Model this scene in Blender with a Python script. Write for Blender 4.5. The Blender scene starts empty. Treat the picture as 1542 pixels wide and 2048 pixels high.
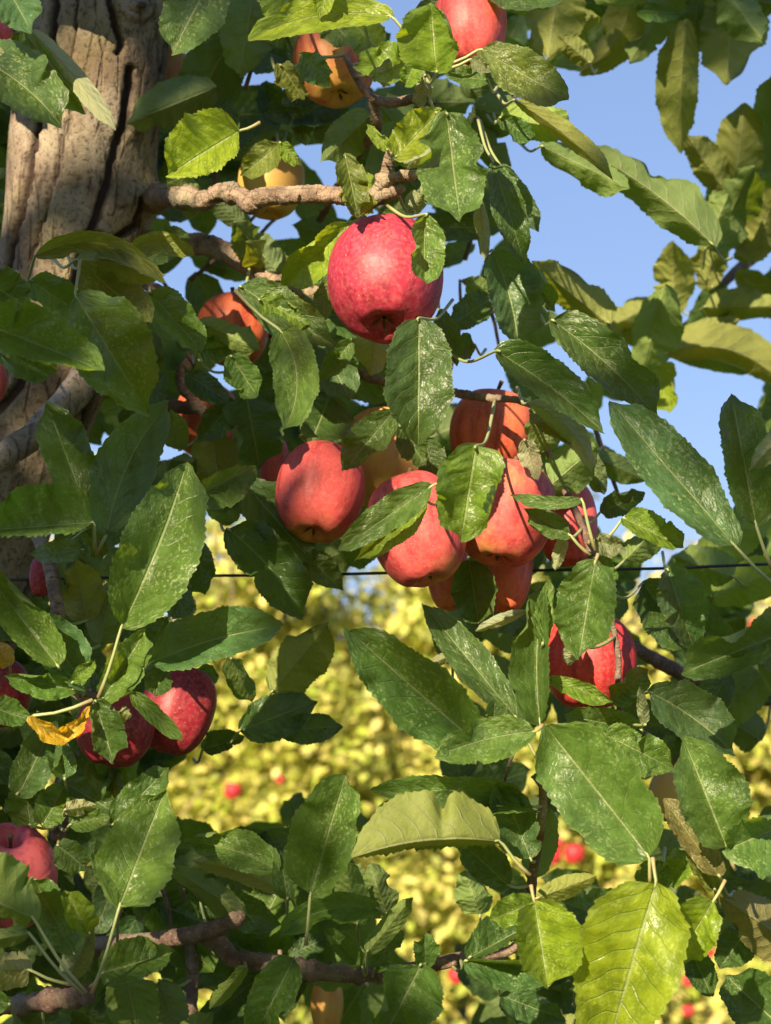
import bpy, math, random
import numpy as np
from mathutils import Vector, Matrix, noise as mnoise

R_ = random.Random(7)
NR = np.random.RandomState(11)
scn = bpy.context.scene
COL = scn.collection

# ------------------------------------------------------------------ camera
W, H, F = 1542.0, 2048.0, 3211.0
CAM = np.array([0.0, 0.0, 1.55])
PITCH = math.radians(8.0)
FWD = np.array([0, math.cos(PITCH), math.sin(PITCH)])
UPV = np.array([0, -math.sin(PITCH), math.cos(PITCH)])
RGT = np.array([1.0, 0, 0])
cam_data = bpy.data.cameras.new('camera')
cam = bpy.data.objects.new('camera', cam_data)
COL.objects.link(cam)
cam.location = CAM
cam.rotation_euler = (math.radians(90) + PITCH, 0, 0)
cam_data.sensor_fit = 'HORIZONTAL'
cam_data.sensor_width = 36
cam_data.lens = 36 * F / W
cam_data.clip_start = 0.02
cam_data.clip_end = 3000
cam_data.dof.use_dof = True
cam_data.dof.focus_distance = 1.03
cam_data.dof.aperture_fstop = 12
scn.camera = cam

# ------------------------------------------------------------------ light
SUN_EL, SUN_AZ = math.radians(25), math.radians(22)      # azimuth: degrees left of straight behind the camera
TO_SUN = np.array([-math.sin(SUN_AZ) * math.cos(SUN_EL), -math.cos(SUN_AZ) * math.cos(SUN_EL), math.sin(SUN_EL)])
world = bpy.data.worlds.new('World')
scn.world = world
world.use_nodes = True
wn = world.node_tree
bg = wn.nodes['Background']
sky = wn.nodes.new('ShaderNodeTexSky')
sky.sky_type = 'NISHITA'
sky.sun_disc = False
sky.sun_elevation = SUN_EL
sky.sun_rotation = math.atan2(TO_SUN[0], TO_SUN[1])
sky.air_density = 1.0
sky.dust_density = 0.6
sky.ozone_density = 3.5
gam = wn.nodes.new('ShaderNodeGamma'); gam.inputs['Gamma'].default_value = 0.45      # flatter, hazier evening sky
tnt = wn.nodes.new('ShaderNodeMix'); tnt.data_type = 'RGBA'; tnt.blend_type = 'MULTIPLY'; tnt.inputs[0].default_value = 1.0
tnt.inputs[7].default_value = (0.93, 1.10, 1.50, 1)
wn.links.new(sky.outputs['Color'], gam.inputs['Color']); wn.links.new(gam.outputs[0], tnt.inputs[6])
wn.links.new(tnt.outputs[2], bg.inputs['Color'])
bg.inputs['Strength'].default_value = 0.10
sd = bpy.data.lights.new('sun', 'SUN')
sd.energy = 4.2
sd.angle = math.radians(0.5)
sd.color = (1.0, 0.83, 0.56)
sun = bpy.data.objects.new('sun', sd)
COL.objects.link(sun)
sun.rotation_euler = Vector(TO_SUN).to_track_quat('Z', 'Y').to_euler()
sun.location = (-3, -6, 6)
scn.view_settings.view_transform = 'Standard'
scn.view_settings.look = 'None'
scn.view_settings.gamma = 1
scn.view_settings.use_curve_mapping = False
scn.view_settings.exposure = 1.5
scn.render.engine = 'CYCLES'
scn.cycles.max_bounces = 8
scn.cycles.transmission_bounces = 4

# ------------------------------------------------------------------ helpers
def P(px, py, d):
    """point at depth d (metres along the view axis) seen at photo pixel px,py"""
    px = np.asarray(px, float); py = np.asarray(py, float); d = np.asarray(d, float)
    a = (px - W / 2) / F; b = (H / 2 - py) / F
    return CAM + d[..., None] * (FWD + a[..., None] * RGT + b[..., None] * UPV)

def proj(p):
    q = np.asarray(p) - CAM
    d = q @ FWD
    return W / 2 + F * (q @ RGT) / d, H / 2 - F * (q @ UPV) / d, d

def mat(name):
    m = bpy.data.materials.new(name)
    m.use_nodes = True
    nt = m.node_tree
    nt.nodes.clear()
    return m, nt

class N:
    def __init__(s, nt): s.nt = nt
    def new(s, t, **kw):
        n = s.nt.nodes.new(t)
        for k, v in kw.items(): setattr(n, k, v)
        return n
    def link(s, a, b): s.nt.links.new(a, b)
    def val(s, inp, v):
        if hasattr(v, 'is_linked') or isinstance(v, bpy.types.NodeSocket): s.nt.links.new(v, inp)
        else: inp.default_value = v
    def math(s, op, a, b=0.0, c=None, clamp=False):
        n = s.new('ShaderNodeMath', operation=op); n.use_clamp = clamp
        s.val(n.inputs[0], a); s.val(n.inputs[1], b)
        if c is not None: s.val(n.inputs[2], c)
        return n.outputs[0]
    def mix(s, fac, a, b, mode='MIX'):
        n = s.new('ShaderNodeMix', data_type='RGBA', blend_type=mode)
        s.val(n.inputs[0], fac)
        for i, v in ((6, a), (7, b)):
            if isinstance(v, tuple) and len(v) == 3: v = (*v, 1)
            s.val(n.inputs[i], v)
        return n.outputs[2]
    def smooth(s, x, lo, hi, a=0.0, b=1.0):
        n = s.new('ShaderNodeMapRange', interpolation_type='SMOOTHSTEP')
        s.val(n.inputs[0], x)
        n.inputs[1].default_value = lo; n.inputs[2].default_value = hi
        n.inputs[3].default_value = a; n.inputs[4].default_value = b
        return n.outputs[0]
    def noise(s, vec, scale, detail=3, rough=0.55, w=None):
        n = s.new('ShaderNodeTexNoise')
        if w is not None:
            n.noise_dimensions = '4D'; s.val(n.inputs['W'], w)
        s.link(vec, n.inputs['Vector'])
        n.inputs['Scale'].default_value = scale
        n.inputs['Detail'].default_value = detail
        n.inputs['Roughness'].default_value = rough
        return n.outputs['Fac']
    def voro(s, vec, scale, feature='F1', w=None):
        n = s.new('ShaderNodeTexVoronoi', feature=feature)
        s.link(vec, n.inputs['Vector'])
        n.inputs['Scale'].default_value = scale
        return n.outputs['Distance']
    def mapping(s, vec, scale=(1, 1, 1)):
        n = s.new('ShaderNodeMapping')
        s.link(vec, n.inputs[0]); n.inputs['Scale'].default_value = scale
        return n.outputs[0]
    def bump(s, h, strength, dist, normal=None):
        n = s.new('ShaderNodeBump')
        s.link(h, n.inputs['Height'])
        n.inputs['Strength'].default_value = strength
        n.inputs['Distance'].default_value = dist
        if normal is not None: s.link(normal, n.inputs['Normal'])
        return n.outputs[0]
    def princ(s, base, rough, normal=None, spec=0.5, **kw):
        n = s.new('ShaderNodeBsdfPrincipled')
        if isinstance(base, tuple) and len(base) == 3: base = (*base, 1)
        s.val(n.inputs['Base Color'], base); s.val(n.inputs['Roughness'], rough)
        s.val(n.inputs['Specular IOR Level'], spec)
        if normal is not None: s.link(normal, n.inputs['Normal'])
        for k, v in kw.items(): s.val(n.inputs[k], v)
        return n.outputs[0]
    def out(s, sh):
        o = s.new('ShaderNodeOutputMaterial'); s.link(sh, o.inputs['Surface'])

# ------------------------------------------------------------------ materials
def leaf_material():
    m, nt = mat('apple_leaf'); n = N(nt)
    uv = n.new('ShaderNodeUVMap', uv_map='leaf').outputs[0]
    sep = n.new('ShaderNodeSeparateXYZ'); n.link(uv, sep.inputs[0])
    U, V = sep.outputs[0], sep.outputs[1]
    oi = n.new('ShaderNodeObjectInfo')
    rnd = n.math('MULTIPLY', oi.outputs['Random'], 60.0)
    back = n.new('ShaderNodeNewGeometry').outputs['Backfacing']
    aV = n.math('ABSOLUTE', V)
    # side veins
    wob = n.math('MULTIPLY', n.math('SUBTRACT', n.noise(uv, 1.6, 1, w=rnd), 0.5), 0.16)
    c = n.math('SUBTRACT', U, n.math('MULTIPLY', n.math('POWER', aV, 1.15), 0.20))
    c = n.math('ADD', c, wob)
    c = n.math('ADD', c, n.math('MULTIPLY', n.math('SIGN', V), 0.028))
    f = n.math('FRACT', n.math('MULTIPLY', c, 8.5))
    dist = n.math('ABSOLUTE', n.math('SUBTRACT', f, 0.5))
    fade = n.smooth(aV, 0.45, 0.95, 1, 0.15)
    vein = n.math('MULTIPLY', n.smooth(dist, 0.0, 0.055, 1, 0), fade)
    mid = n.smooth(aV, 0.012, 0.05, 1, 0)
    quilt = n.smooth(dist, 0.0, 0.5, 0, 1)
    # fine network
    sc = n.mapping(uv, (1.0, 0.3, 1))
    off = n.new('ShaderNodeVectorMath', operation='ADD'); n.link(sc, off.inputs[0])
    cmb = n.new('ShaderNodeCombineXYZ'); n.link(rnd, cmb.inputs[0]); n.link(rnd, cmb.inputs[1]); n.link(cmb.outputs[0], off.inputs[1])
    sv = off.outputs[0]
    net = n.voro(sv, 22, 'DISTANCE_TO_EDGE')
    netm = n.smooth(net, 0.0, 0.09, 1, 0)
    # pale stippling (dusty speckles)
    big = n.noise(sv, 3.2, 3)
    sp1 = n.noise(sv, 36, 3, 0.65)
    sp2 = n.noise(sv, 16, 5, 0.75)
    speck = n.math('MULTIPLY', n.smooth(sp1, 0.54, 0.61), n.smooth(big, 0.40, 0.60, 0.12, 1.0))
    speck2 = n.math('MULTIPLY', n.smooth(sp2, 0.55, 0.63), n.smooth(big, 0.42, 0.60, 0.1, 0.9))
    speckle = n.math('MAXIMUM', speck, speck2)
    tone = oi.outputs['Color']
    lum = n.noise(sv, 7, 3)
    dark = n.mix(1.0, tone, (0.55, 0.60, 0.52), 'MULTIPLY')
    base = n.mix(n.smooth(lum, 0.35, 0.68), dark, tone)
    base = n.mix(n.math('MULTIPLY', netm, 0.10), base, (0.16, 0.23, 0.07))
    spc = n.mix(0.6, n.mix(1.0, tone, (2.4, 2.0, 2.2), 'MULTIPLY'), (0.50, 0.58, 0.26))
    base = n.mix(n.math('MULTIPLY', speckle, n.math('MULTIPLY', oi.outputs['Alpha'], 0.58)), base, spc)
    edge = n.smooth(aV, 0.95, 1.0, 0, 0.35)
    base = n.mix(edge, base, (0.22, 0.27, 0.10))
    base = n.mix(n.math('MULTIPLY', vein, 0.5), base, (0.17, 0.25, 0.09))
    base = n.mix(n.math('MULTIPLY', mid, 0.75), base, (0.30, 0.36, 0.15))
    spot = n.smooth(n.voro(sv, 6), 0.05, 0.085, 1, 0)
    base = n.mix(n.math('MULTIPLY', spot, n.smooth(big, 0.5, 0.56, 0, 0.7)), base, (0.12, 0.06, 0.025))
    # underside
    ub = n.mix(0.45, n.mix(1.0, tone, (1.8, 1.55, 2.0), 'MULTIPLY'), (0.175, 0.22, 0.065))
    ub = n.mix(n.math('MULTIPLY', vein, 0.7), ub, (0.30, 0.32, 0.18))
    ub = n.mix(n.math('MULTIPLY', netm, 0.06), ub, (0.24, 0.26, 0.14))
    ub = n.mix(n.math('MULTIPLY', mid, 0.8), ub, (0.34, 0.36, 0.20))
    col = n.mix(back, base, ub)
    hgt = n.math('ADD', n.math('MULTIPLY', quilt, 0.30), n.math('MULTIPLY', netm, -0.09))
    hgt = n.math('ADD', hgt, n.math('MULTIPLY', vein, -0.5))
    hgt = n.math('ADD', hgt, n.math('MULTIPLY', mid, -0.8))
    hgt = n.math('ADD', hgt, n.math('MULTIPLY', lum, 2.6))
    hgt = n.math('ADD', hgt, n.math('MULTIPLY', sp1, 0.07))
    nrm = n.bump(hgt, 0.7, 0.0014)
    rough = n.math('ADD', n.math('MULTIPLY', back, 0.3), n.math('ADD', 0.39, n.math('MULTIPLY', speckle, 0.15)))
    rough = n.math('SUBTRACT', rough, n.smooth(n.noise(sv, 2.2, 2), 0.5, 0.65, 0, 0.10))
    surf = n.princ(col, rough, nrm, 0.5)
    tr = n.new('ShaderNodeBsdfTranslucent')
    tcol = n.mix(0.5, n.mix(1.0, tone, (4.6, 3.6, 0.7), 'MULTIPLY'), (0.42, 0.52, 0.03))
    tcol = n.mix(n.math('MULTIPLY', vein, 0.35), tcol, (0.12, 0.2, 0.02))
    n.link(tcol, tr.inputs[0]); n.link(nrm, tr.inputs[1])
    mx = n.new('ShaderNodeMixShader'); mx.inputs[0].default_value = 0.33
    n.link(surf, mx.inputs[1]); n.link(tr.outputs[0], mx.inputs[2])
    n.out(mx.outputs[0])
    return m

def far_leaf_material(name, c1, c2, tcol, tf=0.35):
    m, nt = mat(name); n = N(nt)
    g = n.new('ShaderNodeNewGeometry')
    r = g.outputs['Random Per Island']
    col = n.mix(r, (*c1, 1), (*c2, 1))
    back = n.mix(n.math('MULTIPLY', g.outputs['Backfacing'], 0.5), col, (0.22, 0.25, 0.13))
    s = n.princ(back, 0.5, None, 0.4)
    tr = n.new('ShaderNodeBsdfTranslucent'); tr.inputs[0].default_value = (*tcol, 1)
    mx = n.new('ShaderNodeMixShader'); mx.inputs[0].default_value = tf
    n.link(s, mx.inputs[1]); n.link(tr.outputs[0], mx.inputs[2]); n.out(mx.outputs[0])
    return m

def petiole_material():
    m, nt = mat('petiole_green'); n = N(nt)
    uv = n.new('ShaderNodeUVMap', uv_map='tube').outputs[0]
    sep = n.new('ShaderNodeSeparateXYZ'); n.link(uv, sep.inputs[0])
    red = n.smooth(sep.outputs[0], 0.0, 0.016, 0.4, 0.0)
    tc = n.new('ShaderNodeTexCoord').outputs['Object']
    c = n.mix(n.noise(tc, 300, 3), (0.24, 0.29, 0.11), (0.36, 0.38, 0.18))
    c = n.mix(red, c, (0.30, 0.10, 0.07))
    n.out(n.princ(c, 0.5, n.bump(n.noise(tc, 900, 2), 0.3, 0.0004), 0.4))
    return m

def bark_material():
    m, nt = mat('trunk_bark'); n = N(nt)
    tc = n.new('ShaderNodeTexCoord').outputs['Object']
    at = n.new('ShaderNodeAttribute', attribute_name='groove').outputs['Fac']
    st = n.mapping(tc, (1, 1, 0.42))
    n1 = n.noise(st, 60, 6, 0.65)
    n2 = n.noise(tc, 22, 4)
    n3 = n.noise(tc, 260, 4, 0.7)
    c = n.mix(n.smooth(n1, 0.35, 0.65), (0.22, 0.180, 0.138), (0.38, 0.315, 0.240))
    c = n.mix(n.smooth(n2, 0.42, 0.7, 0, 0.75), c, (0.30, 0.26, 0.13))
    c = n.mix(n.smooth(n.noise(tc, 9, 3), 0.5, 0.68, 0, 0.5), c, (0.20, 0.12, 0.08))
    c = n.mix(n.smooth(n3, 0.34, 0.50, 0.85, 0), c, (0.11, 0.075, 0.055))
    crack = n.smooth(n.voro(n.mapping(tc, (1, 1, 0.16)), 75, 'DISTANCE_TO_EDGE'), 0.0, 0.09, 1, 0)
    crackm = n.math('MULTIPLY', crack, n.smooth(n1, 0.38, 0.55, 1, 0))
    c = n.mix(n.math('MULTIPLY', crackm, 0.6), c, (0.07, 0.045, 0.035))
    c = n.mix(n.smooth(at, 0.15, 0.75, 0, 0.93), c, (0.040, 0.024, 0.022))
    h = n.math('ADD', n.math('MULTIPLY', n1, 0.8), n.math('MULTIPLY', n3, 0.75))
    h = n.math('SUBTRACT', h, n.math('MULTIPLY', crackm, 0.7))
    n.out(n.princ(c, 0.9, n.bump(h, 1.0, 0.0022), 0.2))
    return m

def wood_material(name, c1, c2, ring=1.0, dots=0.5):
    m, nt = mat(name); n = N(nt)
    tc = n.new('ShaderNodeTexCoord').outputs['Object']
    uv = n.new('ShaderNodeUVMap', uv_map='tube').outputs[0]
    n1 = n.noise(tc, 90, 5, 0.6); n2 = n.noise(tc, 30, 3); n3 = n.noise(tc, 420, 3, 0.7)
    wv = n.noise(n.mapping(uv, (1, 0.06, 1)), 260, 4, 0.6)
    c = n.mix(n.smooth(n1, 0.35, 0.65), (*c1, 1), (*c2, 1))
    c = n.mix(n.smooth(n2, 0.5, 0.72, 0, 0.6), c, (0.27, 0.25, 0.17))
    c = n.mix(n.smooth(wv, 0.30, 0.44, 0.65 * ring, 0), c, (0.05, 0.03, 0.025))
    d = n.smooth(n.voro(tc, 260), 0.12, 0.2, dots, 0)
    c = n.mix(d, c, (0.42, 0.36, 0.28))
    h = n.math('ADD', n.math('MULTIPLY', wv, 1.3 * ring), n.math('MULTIPLY', n3, 0.6))
    h = n.math('ADD', h, n.math('MULTIPLY', n1, 0.6))
    n.out(n.princ(c, 0.8, n.bump(h, 1.0, 0.003), 0.25))
    return m

def apple_material():
    m, nt = mat('apple_skin'); n = N(nt)
    tc = n.new('ShaderNodeTexCoord').outputs['Object']
    oi = n.new('ShaderNodeObjectInfo')
    rnd = n.math('MULTIPLY', oi.outputs['Random'], 40.0)
    sep = n.new('ShaderNodeSeparateXYZ'); n.link(tc, sep.inputs[0])
    z = sep.outputs[2]
    flat = n.mapping(tc, (1, 1, 0.12))
    st = n.noise(flat, 130, 4, 0.6, w=rnd)
    st2 = n.noise(n.mapping(tc, (1, 1, 0.25)), 45, 4, 0.6, w=rnd)
    big = n.noise(tc, 22, 3, 0.5, w=rnd)
    fine = n.noise(tc, 350, 3, 0.6)
    lvl = n.math('ADD', n.math('MULTIPLY', st, 0.45), n.math('MULTIPLY', st2, 0.55))
    lvl = n.math('ADD', lvl, n.math('MULTIPLY', big, 0.7))
    lvl = n.math('ADD', lvl, n.math('SUBTRACT', oi.outputs['Alpha'], 1.1))
    lvl = n.math('SUBTRACT', lvl, n.smooth(z, -0.016, -0.036, 0, 0.20))
    blush = n.smooth(lvl, 0.02, 0.48)
    ground = n.mix(n.smooth(big, 0.35, 0.7), (0.58, 0.40, 0.07), (0.60, 0.32, 0.11))
    red = n.mix(n.smooth(st, 0.42, 0.66), oi.outputs['Color'], n.mix(1.0, oi.outputs['Color'], (0.60, 0.42, 0.5), 'MULTIPLY'))
    c = n.mix(blush, ground, red)
    c = n.mix(n.smooth(fine, 0.4, 0.7, 0, 0.16), c, (0.62, 0.30, 0.22))
    dots = n.smooth(n.voro(tc, 270), 0.07, 0.15, 0.35, 0)
    dots2 = n.smooth(n.voro(tc, 120), 0.03, 0.06, 0.5, 0)
    c = n.mix(n.math('MAXIMUM', dots, dots2), c, (0.70, 0.42, 0.28))
    rus = n.math('MULTIPLY', n.smooth(n.noise(tc, 160, 4), 0.58, 0.7, 0, 1), n.smooth(n.noise(tc, 28, 2, w=rnd), 0.6, 0.7, 0, 0.5))
    c = n.mix(rus, c, (0.25, 0.12, 0.06))
    h = n.math('ADD', n.noise(tc, 60, 3), n.math('MULTIPLY', fine, 0.25))
    rough = n.math('ADD', 0.36, n.math('MULTIPLY', n.noise(tc, 90, 3), 0.28))
    n.out(n.princ(c, rough, n.bump(h, 0.3, 0.0018), 0.36))
    return m

def plain(name, col, rough=0.8, nz=200, amp=0.4, metal=0.0):
    m, nt = mat(name); n = N(nt)
    tc = n.new('ShaderNodeTexCoord').outputs['Object']
    f = n.noise(tc, nz, 4, 0.6)
    c = n.mix(f, tuple(v * (1 - amp) for v in col), tuple(min(1, v * (1 + amp)) for v in col))
    n.out(n.princ(c, rough, n.bump(f, 0.4, 0.0006), 0.3, Metallic=metal))
    return m

def ground_material():
    m, nt = mat('orchard_grass'); n = N(nt)
    tc = n.new('ShaderNodeTexCoord').outputs['Object']
    a = n.noise(tc, 1.3, 5); b = n.noise(n.mapping(tc, (1, 0.4, 1)), 40, 5, 0.7)
    c = n.mix(n.smooth(a, 0.35, 0.65), (0.07, 0.11, 0.03), (0.15, 0.15, 0.05))
    c = n.mix(n.smooth(b, 0.4, 0.7), c, (0.20, 0.19, 0.08))
    n.out(n.princ(c, 0.95, n.bump(b, 1, 0.05), 0.1))
    return m

M_LEAF = leaf_material()
M_PET = petiole_material()
M_BARK = bark_material()
M_WOOD = wood_material('branch_bark', (0.17, 0.115, 0.085), (0.38, 0.27, 0.195), 1.5)
M_TWIG = wood_material('twig_bark', (0.13, 0.08, 0.065), (0.25, 0.165, 0.13), 0.5, 0.6)
M_REDTWIG = wood_material('red_twig_bark', (0.10, 0.035, 0.03), (0.17, 0.07, 0.05), 0.4, 0.8)
M_APPLE = apple_material()
M_STEM = plain('apple_stem', (0.13, 0.085, 0.05))
M_CALYX = plain('calyx_brown', (0.07, 0.05, 0.03))
M_WIRE = plain('wire_metal', (0.05, 0.05, 0.055), 0.5, 300, 0.3, 0.6)
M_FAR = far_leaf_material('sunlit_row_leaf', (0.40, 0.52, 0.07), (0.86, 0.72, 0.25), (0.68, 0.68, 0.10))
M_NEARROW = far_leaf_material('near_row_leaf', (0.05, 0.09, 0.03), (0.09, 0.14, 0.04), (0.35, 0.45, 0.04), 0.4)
M_FARWOOD = plain('far_wood', (0.24, 0.17, 0.12), 0.9, 60)
M_FARAPPLE = plain('far_apple_skin', (0.50, 0.035, 0.04), 0.4, 30, 0.3)

# ------------------------------------------------------------------ object makers
def link(name, me, parent=None, loc=None, **props):
    o = bpy.data.objects.new(name, me)
    COL.objects.link(o)
    if parent is not None: o.parent = parent
    if loc is not None: o.location = loc
    for k, v in props.items(): o[k] = v
    return o

def empty(name, loc, label, cat, group=None):
    o = link(name, None, None, loc, label=label, category=cat)
    o.empty_display_size = 0.05
    if group: o['group'] = group
    return o

def mesh_np(name, V, F4, mats, uvs=None, uvname='leaf', smooth=True, midx=None):
    me = bpy.data.meshes.new(name)
    V = np.asarray(V, dtype=np.float32); F4 = np.asarray(F4, dtype=np.int32)
    k = F4.shape[1]
    me.vertices.add(len(V)); me.vertices.foreach_set('co', V.ravel())
    me.loops.add(F4.size); me.loops.foreach_set('vertex_index', F4.ravel())
    me.polygons.add(len(F4))
    me.polygons.foreach_set('loop_start', np.arange(0, F4.size, k, dtype=np.int32))
    me.polygons.foreach_set('loop_total', np.full(len(F4), k, dtype=np.int32))
    if smooth: me.polygons.foreach_set('use_smooth', np.ones(len(F4), dtype=bool))
    if midx is not None: me.polygons.foreach_set('material_index', np.asarray(midx, dtype=np.int32))
    if uvs is not None:
        l = me.uv_layers.new(name=uvname)
        l.data.foreach_set('uv', np.asarray(uvs, dtype=np.float32)[F4.ravel()].ravel())
    for m in (mats if isinstance(mats, (list, tuple)) else [mats]): me.materials.append(m)
    me.update(calc_edges=True)
    return me

def grid_faces(nr, nc, wrap=False):
    r = np.arange(nr - 1)[:, None]; c = np.arange(nc if wrap else nc - 1)[None, :]
    c2 = (c + 1) % nc
    a = r * nc + c; b = r * nc + c2; d = (r + 1) * nc + c; e = (r + 1) * nc + c2
    return np.stack([a, b, e, d], -1).reshape(-1, 4)

def catmull(pts, n):
    pts = np.asarray(pts, float)
    p = np.vstack([2 * pts[0] - pts[1], pts, 2 * pts[-1] - pts[-2]])
    seg = len(pts) - 1
    t = np.linspace(0, seg, n); i = np.minimum(t.astype(int), seg - 1); u = (t - i)[:, None]
    a, b, c, d = p[i], p[i + 1], p[i + 2], p[i + 3]
    return 0.5 * (2 * b + (c - a) * u + (2 * a - 5 * b + 4 * c - d) * u**2 + (3 * b - a - 3 * c + d) * u**3)

def tube_arrays(pts, rad, ns=10, step=0.004, rough=0.0, seed=0, nmin=6, nmax=300, swell=0.0, ringy=0.0):
    pts = np.asarray(pts, float); rad = np.asarray(rad, float)
    L = np.linalg.norm(np.diff(pts, axis=0), axis=1).sum()
    n = int(min(nmax, max(nmin, L / step)))
    q = catmull(np.column_stack([pts, rad]), n)
    c = q[:, :3]; r = np.maximum(q[:, 3], 1e-4)
    tan = np.gradient(c, axis=0); tan /= np.linalg.norm(tan, axis=1)[:, None] + 1e-12
    ref = np.array([0.31, 0.2, 0.93]); 
    if abs(np.dot(tan[0], ref / np.linalg.norm(ref))) > 0.9: ref = np.array([1.0, 0.1, 0.0])
    s = np.cross(tan, ref); s /= np.linalg.norm(s, axis=1)[:, None] + 1e-12
    b = np.cross(tan, s)
    th = np.linspace(0, 2 * np.pi, ns, endpoint=False)
    dist = np.concatenate([[0], np.cumsum(np.linalg.norm(np.diff(c, axis=0), axis=1))])
    rs = np.random.RandomState(seed)
    rr = r[:, None] * np.ones(ns)
    if rough > 0:
        mr = r.mean()
        for k in range(7):
            fr = (0.35 + 0.5 * k) / mr; ph = rs.rand(2) * 6.28; m = rs.randint(0, 4)
            rr = rr + r[:, None] * rough * 0.42 / (1 + 0.25 * k) * np.sin(dist[:, None] * fr + ph[0] + m * th[None, :])
        rr = rr + r[:, None] * rough * 0.25 * rs.randn(*rr.shape)
        if ringy:
            rg = rs.randn(n); rg = np.convolve(rg, [.25, .5, .25], 'same')
            rr = rr + r[:, None] * ringy * (rg[:, None] + 0.5 * rs.randn(n, ns))
        for _ in range(int(swell)):
            z0 = rs.rand() * dist[-1]
            rr = rr + r[:, None] * 0.35 * np.exp(-((dist - z0) / (0.5 * mr))**2)[:, None]
    V = c[:, None, :] + rr[..., None] * (np.cos(th)[None, :, None] * s[:, None, :] + np.sin(th)[None, :, None] * b[:, None, :])
    V = V.reshape(-1, 3)
    Fc = grid_faces(n, ns, True)
    # end caps by collapsing an extra ring
    e0 = np.repeat(c[:1] - tan[:1] * r[0] * 0.3, ns, 0); e1 = np.repeat(c[-1:] + tan[-1:] * r[-1] * 0.3, ns, 0)
    base = len(V)
    V = np.vstack([V, e0, e1])
    i = np.arange(ns); j = (i + 1) % ns
    cap0 = np.stack([base + i, base + j, j, i], -1)
    cap1 = np.stack([(n - 1) * ns + i, (n - 1) * ns + j, base + ns + j, base + ns + i], -1)
    uv = np.column_stack([np.repeat(dist, ns), np.tile(th * r.mean(), n)])
    uv = np.vstack([uv, np.zeros((ns, 2)), np.tile([[dist[-1], 0]], (ns, 1))])
    return V, np.vstack([Fc, cap0, cap1]), uv

def tube_obj(name, pts, rad, m, parent, **kw):
    V, Fc, uv = tube_arrays(pts, rad, **kw)
    o0 = np.asarray(pts[0], float)
    pl = np.array(parent.matrix_basis.translation) if parent is not None else np.zeros(3)
    if parent is not None and parent.parent is not None: pl = pl + np.array(parent.parent.matrix_basis.translation)
    me = mesh_np(name, V - o0, Fc, m, uv, 'tube')
    return link(name, me, parent, o0 - pl)

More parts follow.
